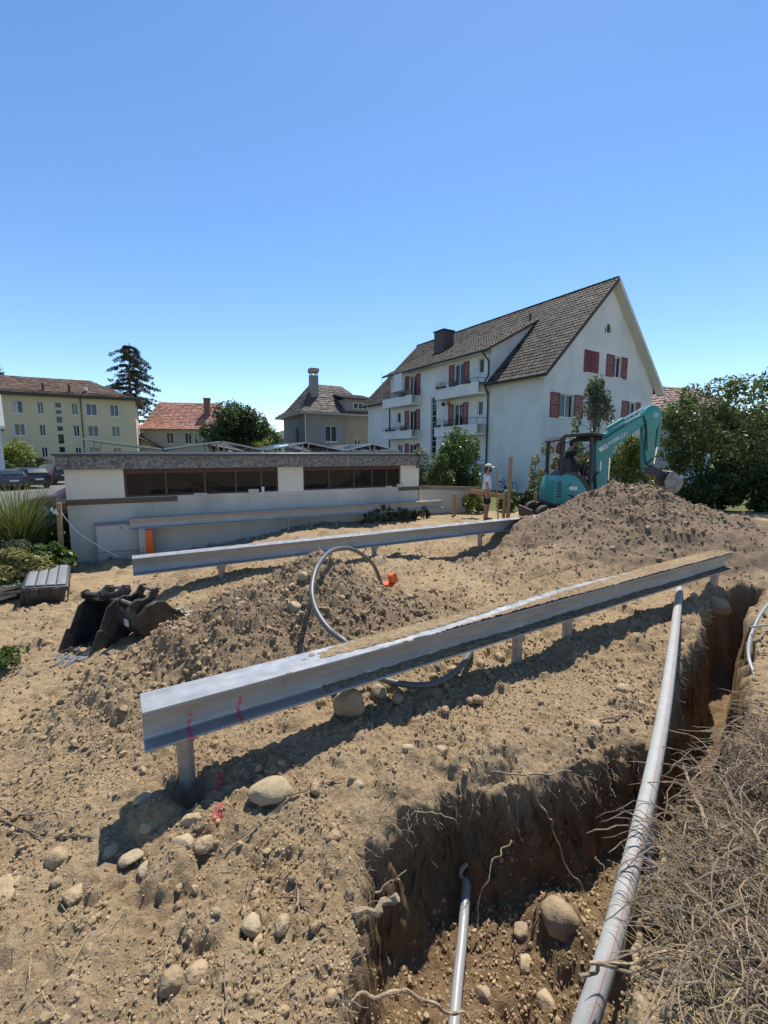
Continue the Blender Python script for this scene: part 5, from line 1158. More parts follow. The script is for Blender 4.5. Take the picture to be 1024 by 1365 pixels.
# ------------------------------------------------------------------ parked cars
def car(label, loc, rz, paint, hgt=1.48, ln=4.6):
    t = thing('parked_car', label, 'car', loc, rz); k = hgt/1.48; s = ln/4.68
    S = [(-2.35, .42, .88, .92, .76, .70), (-2.28, .3, .95, 1.12, .85, .72), (-2.0, .25, .97, 1.40, .89, .64), (-1.2, .23, .97, 1.47, .91, .62), (-.2, .22, .95, 1.48, .91, .62), (.45, .22, .93, 1.40, .91, .61), (.95, .22, .92, 1.14, .9, .66), (1.2, .22, .9, .98, .89, .72), (1.8, .24, .83, .89, .87, .74), (2.2, .3, .72, .77, .79, .68), (2.33, .38, .6, .63, .68, .58)]
    S = [(x*s, a*k, b_*k, c*k, d, f_) for x, a, b_, c, d, f_ in S]
    rings = []
    for x, zb_, zl, zr, wb, wr in S:
        half = [(wb*.9, zb_), (wb, zb_+.12), (wb, (zb_+zl)/2+.05), (wb*.985, zl), (wr, max(zr-.06, zl)), (wr*.75, zr)]
        rings.append([(x, -a, b_) for a, b_ in half]+[(x, a, b_) for a, b_ in reversed(half)])
    MB().loft(rings).build('body', paint, t, smooth=True)
    G = mat('car_glass', (.02, .035, .03), .06, spec=.8)
    for sy in (-1, 1):
        for i0, i1, g0, g1 in ((2, 3, .15, .95), (3, 4, .05, .93), (4, 5, .05, 1.0), (5, 6, .0, .72)):
            def pt(i, f_):
                a, b_ = S[i], S[min(i+1, len(S)-1)]; L_ = [a[j]+(b_[j]-a[j])*f_ for j in range(6)]; return L_
            a = pt(i0, g0) if i1 != i0 else S[i0]; b_ = pt(i0, g1)
            P = []
            for L_ in (a, b_):
                for f_ in (.08, .9):
                    w_ = L_[4]*.985+(L_[5]-L_[4]*.985)*f_+.008; z = L_[2]+(max(L_[3]-.06, L_[2])-L_[2])*f_; P.append((L_[0], sy*w_, z))
            MB().add([P[0], P[2], P[3], P[1]], [(0, 1, 2, 3)]).build('window', G, t)
    for a, b_, nm in ((S[5], S[7], 'windscreen'), (S[2], S[1], 'rear_window')):
        MB().add([(a[0]+(.02 if nm == 'windscreen' else -.02), -a[5]*.85, a[3]+.0), (a[0]+(.02 if nm == 'windscreen' else -.02), a[5]*.85, a[3]+.0), (b_[0]+(.02 if nm == 'windscreen' else -.02), b_[5]*.85, b_[3]+.02), (b_[0]+(.02 if nm == 'windscreen' else -.02), -b_[5]*.85, b_[3]+.02)], [(0, 1, 2, 3)]).build(nm, G, t)
    for x in (-1.4*s, 1.42*s):
        for sy in (-1, 1):
            w = MB().tube([(x, sy*.72, .32), (x, sy*.93, .32)], .32, 20).build('wheel', mat('tyre', (.02, .02, .02), .85), t, smooth=True)
            MB().tube([(x, sy*.925, .32), (x, sy*.94, .32)], .21, 14).build('rim', ALU, w, smooth=True)
    for sy in (-1, 1):
        MB().box((-2.34*s, sy*.72-.13, .78*k), (-2.2*s, sy*.72+.13, .98*k)).build('tail_light', mat('tail_red', (.3, .01, .01), .2), t, bevel=.03)
        MB().box((2.1*s, sy*.62-.13, .6*k), (2.28*s, sy*.62+.13, .72*k)).build('headlight', mat('lamp_glass', (.6, .6, .6), .1), t, bevel=.03)
    MB().box((-2.375*s, -.26, .62*k), (-2.355*s, .26, .73*k)).build('number_plate', WHITEP, t)
    return t
BLKP = mat('black_car_paint', (.008, .008, .012), .25, coat=.6); NVY = mat('dark_plum_paint', (.02, .01, .016), .25, coat=.6); SILV = mat('silver_paint', (.4, .42, .44), .3, metal=.6, coat=.5); REDC = mat('dark_red_paint', (.12, .008, .012), .25, coat=.6)
def cpos(px, y): return ((px-512)/585*y, y, -.486)
car('black estate car parked on the yard with its tail to the garage', cpos(28, 32.5), R(152), BLKP, 1.5)
car('tall dark plum car parked behind the black estate', cpos(66, 37), R(150), NVY, 1.7)
car('dark car at the back of the yard showing only its roof', cpos(62, 42), R(150), BLKP, 1.75)
car('dark grey car at the outer end of the parking yard', cpos(-4, 31), R(150), mat('dark_grey_paint', (.05, .053, .057), .3, coat=.5), 1.45)
car('dark red car parked close behind the garage corner', cpos(122, 17.3), R(176), REDC, 1.4)

# ------------------------------------------------------------------ bicycles against the white house
def bicycle(label, loc, rz, lean=0):
    t = thing('bicycle', label, 'bicycle', loc, rot=(lean, 0, rz), group='bicycles by the house wall'); TY = MATS['tyre']
    for x in (-.52, .52):
        w = MB().tube([(x+.33*math.cos(a), 0, .34+.33*math.sin(a)) for a in np.linspace(0, 2*math.pi, 29)], .02, 8, False).build('wheel', TY, t, smooth=True)
        sp_ = MB()
        for k in range(10): a = k*math.pi/5; sp_.tube([(x, 0, .34), (x+.32*math.cos(a), 0, .34+.32*math.sin(a))], .003, 4)
        sp_.build('spokes', ALU, w, kind='stuff')
    FR = mat('bike_frame', (.02, .022, .03), .35)
    f_ = MB()
    for a, b_ in (((-.52, 0, .34), (-.1, 0, .3)), ((-.1, 0, .3), (-.22, 0, .82)), ((-.52, 0, .34), (-.2, 0, .74)), ((-.2, 0, .74), (.36, 0, .82)), ((-.1, 0, .3), (.38, 0, .72)), ((.52, 0, .34), (.33, 0, .95))): f_.tube([a, b_], .018, 8)
    f_.build('frame', FR, t, smooth=True)
    MB().loft([[(-.36, -.08, .86), (-.36, .08, .86), (-.36, .08, .91), (-.36, -.08, .91)], [(-.1, -.03, .87), (-.1, .03, .87), (-.1, .03, .91), (-.1, -.03, .91)]]).build('saddle', BLACKP, t, bevel=.02)
    MB().tube(spline([(.2, -.3, .98), (.33, -.2, 1.0), (.34, 0, .97), (.33, .2, 1.0), (.2, .3, .98)], 5), .014, 8).build('handlebar', DRK, t, smooth=True)
    MB().box((-.78, -.07, .7), (-.3, .07, .72)).build('carrier', DRK, t); MB().tube([(-.1, -.06, .3), (-.1, .06, .3)], .09, 14).build('crank', DRK, t, smooth=True)
    return t
for s, off, lb in ((2.1, .5, 'dark city bicycle parked against the white house wall'), (4.2, .7, 'second dark bicycle beside the first at the white house wall')):
    bicycle(lb, (9.62-.546*s-.838*off, 27+.838*s-.546*off, -.498), HA+R(-90), R(4))
# ------------------------------------------------------------------ vegetation
def leaves(name, clumps, n, size, m, parent=None, up=.35, shell=.55, aspect=.5, kind=None, droop=0.):
    """n folded leaves spread through ellipsoid clumps (cx,cy,cz,rx,ry,rz)"""
    C = np.array(clumps, float); vol = (C[:, 3]*C[:, 4]*C[:, 5])**(2/3); k = RNG.choice(len(C), n, p=vol/vol.sum())
    d = RNG.normal(size=(n, 3)); d /= np.linalg.norm(d, axis=1)[:, None]
    r = RNG.random(n)**(1/3); r = shell+(1-shell)*r; r *= 1+RNG.normal(0, .1, n)
    P = C[k, :3]+d*C[k, 3:]*r[:, None]
    nr = d*.6+RNG.normal(size=(n, 3))*.6+np.array([0, 0, up]); nr /= np.linalg.norm(nr, axis=1)[:, None]
    ax = np.cross(nr, RNG.normal(size=(n, 3))); ax[:, 2] -= droop; ax /= np.linalg.norm(ax, axis=1)[:, None]; bx = np.cross(nr, ax)
    s = size*np.exp(RNG.normal(0, .28, n))[:, None]
    V = np.stack([P-ax*s*.5, P+bx*s*aspect*.5-nr*s*.07, P+ax*s*.5-nr*s*.12, P-bx*s*aspect*.5-nr*s*.07], 1).reshape(-1, 3)
    F = np.arange(4*n).reshape(n, 4); F = np.concatenate([F[:, [0, 1, 2]], F[:, [0, 2, 3]]], 0)
    return raw_mesh(name, V, F, m, parent, kind)
BARK = mat('bark', (.1, .075, .055), .9, (.16, .125, .09), scale=12, bump=.5)
def plant(name, label, cat, base, crown, n, size, m, nclump=24, trunk=.06, stems=1, group=None, clump_r=.34, up=.35, lean=0., aspect=.5, low=-1., shape=1.):
    """woody plant: stem(s), limbs reaching into the clumps, leaf crown; crown = (dx,dy,z0,z1,rx,ry)"""
    t = thing(name, label, cat, base, 0, group)
    dx, dy, z0, z1, rx, ry = crown; cz = (z0+z1)/2; rz = (z1-z0)/2; cl = []
    for i in range(nclump):
        while True:
            p = np.array([random.uniform(-1, 1), random.uniform(-1, 1), random.uniform(low, 1)]); l_ = np.linalg.norm(p)
            if .2 < l_ < 1: break
        p = p/l_*(.45+.5*l_)*(1-clump_r*.55); w = 1-.35*max(0, p[2])*shape
        cl.append((dx+p[0]*rx*w, dy+p[1]*ry*w, cz+p[2]*rz, rx*clump_r*random.uniform(.7, 1.25), ry*clump_r*random.uniform(.7, 1.25), rz*clump_r*random.uniform(.6, 1.1)))
    mb = MB(); tops = []
    for s in range(stems):
        a = 6.28*s/max(1, stems)+.5; sp = .0 if stems == 1 else .12
        tx, ty = dx*.5+rx*.25*math.cos(a)*(stems > 1), dy*.5+ry*.25*math.sin(a)*(stems > 1)
        q0 = Vector((sp*math.cos(a), sp*math.sin(a), -.15)); q2 = Vector((tx, ty, cz)); q1 = q0.lerp(q2, .5)+Vector((random.uniform(-.06, .06), random.uniform(-.06, .06), 0))
        mb.tube([q0, q1, q2], [trunk, trunk*.8, trunk*.45], 8); tops.append((q1, q2))
    for i, c in enumerate(cl):
        q1, q2 = tops[i % len(tops)]; st_ = q1.lerp(q2, random.uniform(.1, 1)); en = Vector(c[:3]); md = st_.lerp(en, .5)+Vector((0, 0, (en-st_).length*.1))
        mb.tube([st_, md, en], [trunk*.35, trunk*.22, trunk*.08], 5)
    mb.build('trunk', BARK, t, smooth=True)
    leaves('crown', cl, n, size, m, t, up=up, aspect=aspect)
    return t
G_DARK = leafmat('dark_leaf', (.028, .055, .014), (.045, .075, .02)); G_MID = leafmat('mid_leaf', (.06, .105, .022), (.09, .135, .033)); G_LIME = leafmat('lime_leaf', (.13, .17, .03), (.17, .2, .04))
G_GREY = leafmat('grey_green_leaf', (.1, .125, .065), (.14, .155, .085)); G_CON = leafmat('needle', (.022, .036, .02), (.04, .05, .028), trans=.1); G_YEL = leafmat('yellow_green_leaf', (.17, .17, .045), (.22, .2, .07)); G_OLIVE = leafmat('olive_leaf', (.07, .11, .03), (.105, .14, .042))
Z0 = -.5
def gp(x, y): return (x, y, gz1(x, y, False)-.03)
plant('chestnut_tree', 'dense round dark green tree between the orange roof and the villa', 'tree', (-13.7, 41, Z0), (0, 0, 1.2, 7.7, 3.0, 2.8), 15000, .24, G_DARK, 34, .22, clump_r=.36)
plant('shrub', 'light green shrub left of the villa wall', 'shrub', (-10.8, 39, Z0), (0, 0, .2, 4.2, 1.5, 1.3), 5000, .16, G_LIME, 16, .08, 3)
plant('tree', 'pale green tree between the round tree and the villa', 'tree', (-12.3, 46, Z0), (0, 0, .8, 6.0, 2.0, 1.8), 4500, .22, G_MID, 18, .12)
plant('tree', 'tree top just showing over the yellow block roof', 'tree', (-74, 84, Z0), (0, 0, 7, 19.4, 4.2, 4), 5000, .5, G_DARK, 22, .35)
plant('shrub', 'bright leafy light green shrub at the parking yard corner', 'shrub', (-34.6, 41, Z0), (0, 0, .1, 3.9, 2.0, 1.8), 6500, .18, G_LIME, 22, .07, 3)
plant('shrub', 'small dark clipped shrub behind the parked cars', 'shrub', (-38.5, 49, Z0), (0, 0, .2, 2.2, 1.5, 1.2), 2500, .15, G_DARK, 14, .07, 2)
plant('shrub', 'big round glossy dark green bush right of the garage', 'shrub', gp(3.0, 16.8), (-.05, 0, .15, 3.4, 1.02, .95), 11000, .1, G_MID, 30, .06, 3, clump_r=.36)
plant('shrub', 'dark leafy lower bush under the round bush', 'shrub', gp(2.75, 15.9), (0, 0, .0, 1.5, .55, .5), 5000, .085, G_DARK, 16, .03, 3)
plant('shrub', 'yellow green climbing shrub at the garage end', 'shrub', gp(1.6, 17.2), (0, 0, .1, 3.0, .75, .6), 6000, .09, G_OLIVE, 22, .04, 3)
plant('shrub', 'trailing green vine over the low garden wall', 'shrub', gp(2.0, 15.4), (0, 0, .4, 2.1, .5, .35), 4000, .08, G_OLIVE, 16, .03, 2)
plant('shrub', 'low light green plant behind the worker', 'shrub', gp(3.15, 15.0), (0, 0, .0, .95, .45, .4), 2800, .075, G_LIME, 12, .015, 4)
plant('shrub', 'low bright plant between the posts and the bicycles', 'shrub', gp(4.45, 15.3), (0, 0, .0, .8, .5, .4), 2600, .075, G_MID, 12, .015, 4)
plant('shrub', 'low dark glossy hedge bush left of the excavator tracks', 'shrub', gp(5.3, 15.6), (0, 0, .0, .85, .7, .5), 3800, .08, G_DARK, 16, .02, 4)
plant('shrub', 'loose yellow green shrub behind the excavator canopy', 'shrub', (7.0, 19, Z0), (0, 0, .2, 3.3, .8, .7), 3200, .1, G_YEL, 18, .04, 4, clump_r=.26)
plant('shrub', 'loose green shrub seen through the excavator canopy', 'shrub', (8.2, 19.6, Z0), (0, 0, .2, 3.6, .8, .7), 3200, .1, G_OLIVE, 18, .04, 4, clump_r=.26)
plant('pear_tree', 'slim upright grey green tree in front of the white gable', 'tree', (9.75, 20.5, Z0), (0, 0, .9, 6.2, 1.1, .9), 6500, .12, G_GREY, 40, .06, 1, clump_r=.2, shape=1.6)
plant('shrub', 'lime green bush under the excavator boom', 'shrub', (10.7, 19.5, Z0), (0, 0, .1, 3.5, 1.15, .9), 7500, .11, G_LIME, 26, .05, 3)
plant('shrub', 'pale flowering hedge bush behind the excavator bucket', 'shrub', (11.6, 18.2, Z0), (0, 0, .1, 1.9, 1.0, .8), 4500, .1, G_YEL, 18, .04, 3)
plant('shrub', 'green hedge bush below the raised bucket', 'shrub', (10.9, 16.6, Z0), (0, 0, .1, 1.55, 1.3, .7), 5500, .095, G_MID, 20, .04, 3)
plant('hedge_tree', 'tall many-stemmed green tree right of the excavator arm', 'tree', (12.7, 17.2, Z0), (.1, 0, 1.1, 5.75, 2.05, 1.8), 19000, .12, G_OLIVE, 50, .055, 6, clump_r=.24, shape=.3)
plant('hedge_tree', 'broad dark green tree behind the grey green bush', 'tree', (16.0, 18.2, Z0), (0, 0, .9, 6.2, 2.3, 2.0), 22000, .125, G_MID, 50, .07, 4, clump_r=.26, shape=.2)
plant('hedge_tree', 'dark tree closing the hedge at its end', 'tree', (19.3, 18.5, Z0), (0, 0, .5, 6.0, 2.2, 2.0), 9000, .13, G_DARK, 30, .07, 3, clump_r=.3)
plant('shrub', 'silvery grey green bush in front of the dark hedge trees', 'shrub', (14.2, 16.0, Z0), (0, 0, .4, 3.4, 1.25, .9), 6500, .085, G_GREY, 28, .04, 4, clump_r=.26)
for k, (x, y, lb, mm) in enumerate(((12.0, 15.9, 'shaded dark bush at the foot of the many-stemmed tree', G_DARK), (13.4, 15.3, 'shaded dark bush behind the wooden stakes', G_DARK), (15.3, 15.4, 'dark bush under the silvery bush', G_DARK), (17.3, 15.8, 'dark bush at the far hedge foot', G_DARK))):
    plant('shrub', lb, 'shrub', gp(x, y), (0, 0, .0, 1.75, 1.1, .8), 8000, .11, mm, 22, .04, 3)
# cedar with drooping layered branches
t = thing('cedar_tree', 'tall dark cedar with drooping ragged branches behind the yellow block', 'tree', (-43.6, 77, -1), 0); t.scale = (1.24, 1.24, 1.24); mb = MB(); Ht = 17.6
mb.tube([(0, 0, -.3), (.1, 0, 6), (-.1, 0, 12), (.25, 0, Ht)], [.4, .3, .18, .04], 10); cl = []
for z in np.arange(2.2, Ht-.3, .62):
    f_ = 1-(z/Ht)**1.7
    for k in range(7):
        a = random.random()*6.28; L_ = (1.3+4.2*f_)*random.uniform(.35, 1.25)
        pts = [Vector((0, 0, z))+Vector((math.cos(a), math.sin(a), 0))*(L_*u_)+Vector((0, 0, .5*u_-1.15*u_*u_)) for u_ in (0, .35, .7, 1)]
        mb.tube(pts, [.07, .05, .03, .012], 5)
        for u_ in (.3, .45, .6, .75, .9, 1.0):
            if random.random() < .85: cl.append((math.cos(a)*L_*u_, math.sin(a)*L_*u_, z+.5*u_-1.15*u_*u_-.12, .34, .34, .2))
mb.build('trunk', BARK, t, smooth=True); leaves('crown', cl, 30000, .27, G_CON, t, aspect=.3, shell=.1, droop=.8)
# ornamental grass and plants on the left bank
def blades(name, base, n, h, spread, w, m, parent, arch=.6, seg=5):
    V = []; F = []
    for i in range(n):
        a = random.random()*6.283; r0 = random.random()**.5*spread*.25; L_ = h*random.uniform(.6, 1.1); out_ = spread*random.uniform(.2, 1.1)
        d = np.array([math.cos(a), math.sin(a)]); s = np.array([-d[1], d[0]]); b0 = np.array(base[:2])+d*r0
        for k in range(seg+1):
            u_ = k/seg; rr = out_*u_**1.6; z = base[2]+L_*(u_-arch*.45*u_**3); ww = w*(1-u_*.93)/2
            p = b0+d*rr; V += [(p[0]-s[0]*ww, p[1]-s[1]*ww, z), (p[0]+s[0]*ww, p[1]+s[1]*ww, z)]
            if k: n0 = len(V)-4; F.append((n0, n0+1, n0+3, n0+2))
    return raw_mesh(name, V, F, m, parent)
G_GRASS = leafmat('grass_blade', (.1, .13, .035), (.16, .17, .06), trans=.3); G_STRAW = leafmat('straw', (.42, .33, .17), (.5, .42, .25), trans=.2, isl=.25)
for (x, y, hh, sp, n, lb) in ((-7.7, 9.0, 2.3, 1.1, 1300, 'large arching ornamental grass clump on the left bank'), (-8.3, 8.4, 1.9, .9, 800, 'smaller ornamental grass clump at the edge of the left bank')):
    z = gz1(x, y, False); t = thing('ornamental_grass', lb, 'grass', (x, y, z)); blades('blades', (0, 0, 0), n, hh, sp, .017, G_GRASS, t, arch=.55)
plant('shrub', 'yellow green low shrub on the left bank above the timber', 'shrub', gp(-6.55, 7.6), (0, 0, .0, .85, .6, .5), 3800, .07, G_YEL, 18, .015, 4)
plant('shrub', 'pale dry shrub under the ornamental grass', 'shrub', gp(-7.4, 8.3), (0, 0, .0, .95, .6, .5), 3500, .07, G_GREY, 18, .015, 4)
plant('shrub', 'dark leafy shrub behind the tall corner post', 'shrub', gp(-7.55, 9.9), (0, 0, .0, 1.25, .55, .5), 4200, .09, G_DARK, 18, .02, 4)
plant('shrub', 'dark green shrub between the box and the grass clump', 'shrub', gp(-6.75, 8.55), (0, 0, .0, .75, .5, .45), 3600, .08, G_MID, 16, .02, 4)
plant('shrub', 'low bushy plant at the left edge of the slope', 'shrub', gp(-7.6, 7.4), (0, 0, .0, .7, .6, .6), 3000, .07, G_OLIVE, 14, .015, 4)
wz = on_ground(18, 890)
plant('weed', 'small bright green weed on the bare slope', 'plant', (wz.x, wz.y, wz.z-.02), (0, 0, .0, .3, .2, .2), 420, .05, G_MID, 12, .006, 5)
plant('weed', 'small pale green weed beside the bright weed', 'plant', (wz.x-.18, wz.y-.12, wz.z-.02), (0, 0, .0, .2, .15, .15), 260, .045, G_GREY, 8, .005, 4)
for k in range(11):
    x = -.55+k*.19+random.uniform(-.05, .05); y = 13.1+.53*(x-.4)+random.uniform(-.1, .15); hh = random.uniform(.32, .58)
    plant('weed', 'small green weed growing along the garage wall foot', 'plant', gp(x, y), (0, 0, .0, hh, .15, .14), 420, .055, G_GREY if k % 2 else G_MID, 8, .006, 4, group='weeds along the garage wall')
# ------------------------------------------------------------------ stones
def stone_mesh(seed, flat=.7):
    rng = np.random.default_rng(seed); import bmesh
    bm = bmesh.new(); bmesh.ops.create_icosphere(bm, subdivisions=3, radius=1.)
    f = rng.normal(size=(9, 3))*2; ph = rng.random(9)*6; cuts = rng.normal(size=(11, 3)); cuts /= np.linalg.norm(cuts, axis=1)[:, None]; cd = rng.uniform(.6, .95, 11)
    for v in bm.verts:
        p = np.array(v.co); s = 1+sum(.035*math.sin(float(f[i]@p)*1.5+ph[i]) for i in range(9)); p = p*s
        for c, d in zip(cuts, cd):
            e_ = c@p-d
            if e_ > 0: p = p-c*e_*.93
        v.co = p*np.array([1, .78, flat])
    me = bpy.data.meshes.new('stone'); bm.to_mesh(me); bm.free(); me.polygons.foreach_set('use_smooth', [True]*len(me.polygons)); return me
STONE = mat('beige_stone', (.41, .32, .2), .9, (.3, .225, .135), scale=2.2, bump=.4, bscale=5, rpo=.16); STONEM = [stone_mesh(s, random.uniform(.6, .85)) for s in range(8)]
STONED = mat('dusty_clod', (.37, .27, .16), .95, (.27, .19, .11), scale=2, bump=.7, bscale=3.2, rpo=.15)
STONEMD = [m_.copy() for m_ in STONEM]
for m_ in STONEM: m_.materials.append(STONE)
for m_ in STONEMD: m_.materials.append(STONED)
def stone(p, w, label, rz=None, sink=.35, group=None, flat=None, dark=False):
    me = random.choice(STONEMD if dark else STONEM); o = bpy.data.objects.new('stone', me); COL.objects.link(o)
    k = w/2*random.uniform(.92, 1.05); o.scale = (k, k*random.uniform(.9, 1.15), k*random.uniform(.85, 1.15)*(flat or 1)); o.rotation_euler = (random.uniform(-.2, .2), random.uniform(-.2, .2), random.uniform(0, 6.28) if rz is None else rz)
    o.location = (p[0], p[1], p[2]+k*.7*(1-2*sink)*(flat or 1)); return tag(o, label, 'stone', group)
def pst(px, py, wpx, label, **k):
    p = on_ground(px, py); dep = p.y*math.cos(PIT)+(CAM_H-p.z)*math.sin(PIT); return stone(p, wpx*dep/F_PX, label, **k)
pst(363, 1060, 62, 'large smooth oblong beige stone lying beside the paint marks', rz=.35, sink=.25, flat=.72)
pst(244, 1133, 32, 'pale rounded stone between the beam pile and the twig', sink=.25)
pst(274, 1130, 30, 'rough brown clod touching the pale rounded stone', dark=True, sink=.3)
pst(467, 948, 52, 'big round brown boulder under the near beam', sink=.2, dark=True, flat=1.25)
pst(173, 1146, 32, 'flat pale stone in the pale stone cluster', sink=.4, flat=.6)
pst(198, 1157, 30, 'low wide pale stone beside the flat pale stone', sink=.4, flat=.6)
pst(147, 1135, 28, 'pale stone at the outer end of the stone cluster', sink=.4, flat=.7)
pst(195, 1107, 20, 'upright small stone at the edge of the beam shadow', sink=.2, flat=1.2)
pst(190, 1075, 26, 'shaded dark stone within the beam end shadow', sink=.25, flat=1.1)
pst(254, 1095, 30, 'angular stone under the red paint patch', sink=.35, dark=True)
pst(335, 1240, 30, 'egg-shaped stone stuck in the crumbly bank', sink=.2, flat=1.2)
pst(445, 1118, 24, 'round clod on the smooth bank above the pit', sink=.3, dark=True)
pst(478, 1050, 18, 'small round stone at the end of the long twig', sink=.3)
pst(8, 1178, 80, 'huge flat slab-like clod at the left foreground', dark=True, sink=.62, flat=.6)
pst(75, 1150, 34, 'rough cube-shaped clod beside the huge slab', dark=True, sink=.3)
pst(100, 1195, 34, 'broken clod in front of the rough cube-shaped one', dark=True, sink=.4)
pst(260, 1300, 38, 'half buried clod at the bottom of the bank', dark=True, sink=.45)
pst(697, 1245, 26, 'oval pale stone on the pit floor by the conduit', sink=.3); pst(700, 1285, 24, 'stone on the pit floor in the conduit shadow', sink=.3)
pst(645, 1330, 24, 'pale stone beside the lower end of the conduit', sink=.3); pst(728, 1340, 30, 'round stone at the end of a root shadow on the pit floor', sink=.3)
pst(748, 1225, 60, 'large smooth soil-covered boulder at the pit wall', dark=True, sink=.6, flat=1.1)
pst(505, 790, 12, 'stone beside the orange pipe socket', sink=.3); pst(404, 772, 20, 'pale stone on the crest of the sandy heap', sink=.2)
pst(392, 812, 20, 'stone inside the sandy heap flank', sink=.35, flat=1.3)
pst(790, 972, 26, 'brown stone beside the long grey pipe', dark=True); pst(830, 920, 18, 'pale small stone beside the long grey pipe')
pst(952, 812, 40, 'wide soil-covered stone at the trench edge below the beam', dark=True, sink=.4)
pst(395, 942, 26, 'stone under the near beam left of the boulder', sink=.3); pst(505, 925, 26, 'grey stone under the near beam right of the boulder', sink=.3)
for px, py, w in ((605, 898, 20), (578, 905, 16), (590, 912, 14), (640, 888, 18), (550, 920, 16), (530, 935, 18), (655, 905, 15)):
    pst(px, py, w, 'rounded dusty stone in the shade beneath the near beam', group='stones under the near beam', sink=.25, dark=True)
pst(163, 735+10, 14, 'pale stone at the foot of the utility cabinet', sink=.3)
rs = random.Random(5)
for k in range(62):   # loose rounded stones and clods scattered over the site
    r_ = 1.6+5.5*rs.random()**1.5; a = rs.uniform(-.72, .62)
    x, y = r_*math.sin(a), r_*math.cos(a)
    if trench_d(np.array([x]), np.array([y]))[0] > -.1: continue
    dark = rs.random() < .72
    stone((x, y, gz1(x, y, False)), (.03+.06*rs.random()**2)*(1+.12*r_), 'dusty brown clod lying loose on the excavated soil' if dark else 'rounded beige stone lying loose on the excavated soil', group='loose clods on the soil' if dark else 'loose stones on the soil', sink=rs.uniform(.2, .4), dark=dark)
for k in range(34):   # stones along the heaps and the garage foot
    x, y, lb, gr = (rs.gauss(-.9, .7), rs.gauss(4.7, .5), 'stone sticking out of the sandy heap', 'stones in the sandy heap') if k < 18 else (rs.gauss(5, 1.2), rs.gauss(8.2, .8), 'stone lying on the flank of the big dark heap', 'stones on the big heap')
    stone((x, y, gz1(x, y, False)), rs.uniform(.05, .13), lb, group=gr, sink=.3)
# crumbs of soil and gravel: too many to count
import bmesh
bm = bmesh.new(); bmesh.ops.create_icosphere(bm, subdivisions=1, radius=1.); ICO1 = np.array([v.co[:] for v in bm.verts]); IF1 = np.array([[v.index for v in f.verts] for f in bm.faces]); bm.free()
bm = bmesh.new(); bmesh.ops.create_icosphere(bm, subdivisions=2, radius=1.); ICO2 = np.array([v.co[:] for v in bm.verts]); IF2 = np.array([[v.index for v in f.verts] for f in bm.faces]); bm.free()
def crumbs(name, x, y, s, m, label, sinkf=.2, flat=(.55, 1.), hi=False):
    n = len(x); z = ground_z(x, y); q_ = RNG.normal(size=(n, 4)); q_ /= np.linalg.norm(q_, axis=1)[:, None]
    w, a, b_, c = q_.T
    Rm = np.stack([1-2*(b_*b_+c*c), 2*(a*b_-w*c), 2*(a*c+w*b_), 2*(a*b_+w*c), 1-2*(a*a+c*c), 2*(b_*c-w*a), 2*(a*c-w*b_), 2*(b_*c+w*a), 1-2*(a*a+b_*b_)], 1).reshape(n, 3, 3)
    ICO, IF = (ICO2, IF2) if hi else (ICO1, IF1)
    loc = ICO[None]*(1+RNG.normal(0, .11 if hi else .2, (n, len(ICO), 1))+.16*np.sin(np.einsum('kj,nj->nk', ICO, RNG.normal(0, 2.2, (n, 3)))+RNG.random((n, 1))*6)[..., None])*np.stack([np.ones(n), RNG.uniform(.6, 1, n), RNG.uniform(*flat, n)], 1)[:, None]
    V = np.einsum('nij,nkj->nki', Rm, loc)*s[:, None, None]; V += np.stack([x, y, z+s*sinkf], 1)[:, None]
    F = (IF[None]+np.arange(n)[:, None, None]*len(ICO)).reshape(-1, 3)
    return tag(raw_mesh(name, V.reshape(-1, 3), F, m, kind='stuff'), label, 'soil')
CR1 = mat('soil_crumb', (.37, .268, .157), .95, (.26, .183, .105), scale=3, island=.22, spec=.15)
def spread(n, r0, r1, pw, amin, amax):
    r_ = r0+(r1-r0)*RNG.random(n)**pw; a = RNG.uniform(amin, amax, n); x = r_*np.sin(a); y = r_*np.cos(a)
    k = vnoise(x*1.4, y*1.4, 401)*.75+vnoise(x*5, y*5, 405)*.45 > RNG.random(n)*.8+.16; return x[k], y[k]
x, y = spread(64000, 1.2, 4.6, 1.2, -.85, .85); s = .0035+.0085*RNG.random(len(x))**2.5; crumbs('gravel', x, y, s, CR1, 'fine crumbs of dry soil strewn over the foreground')
x, y = spread(8000, 1.25, 9.5, 1.15, -.85, .85); s = .007+.022*RNG.random(len(x))**4.5; k = trench_d(x, y) < .0; crumbs('gravel', x[k], y[k], s[k], CR1, 'coarse crumbs and pebbles strewn over the dug soil', hi=True)
x, y = spread(13000, 3.6, 9.5, 1., -.85, .75); s = .008+.02*RNG.random(len(x))**3.5; k = trench_d(x, y) < .0; crumbs('gravel', x[k], y[k], s[k], CR1, 'small lumps strewn over the trampled ground between the beams')
hx = np.concatenate([RNG.normal(-.95, .75, 2600), RNG.normal(-2.1, .5, 1300), RNG.normal(.3, .6, 700)]); hy = np.concatenate([RNG.normal(4.75, .5, 2600), RNG.normal(3.7, .4, 1300), RNG.normal(4.9, .5, 700)])
crumbs('gravel', hx, hy, .007+.03*RNG.random(len(hx))**3.5, mat('heap_crumb', (.31, .226, .14), .95, (.23, .165, .1), scale=3, island=.25, spec=.15), 'loose lumps covering the sandy heap')
mx_, my_ = RNG.normal(5.3, 1.35, 3600), RNG.normal(9.0, 1.0, 3600)
crumbs('gravel', mx_, my_, .01+.034*RNG.random(3600)**3, mat('dark_soil_crumb', (.27, .198, .132), .95, (.2, .142, .095), scale=3, island=.3, spec=.15), 'dark lumps covering the big soil heap')
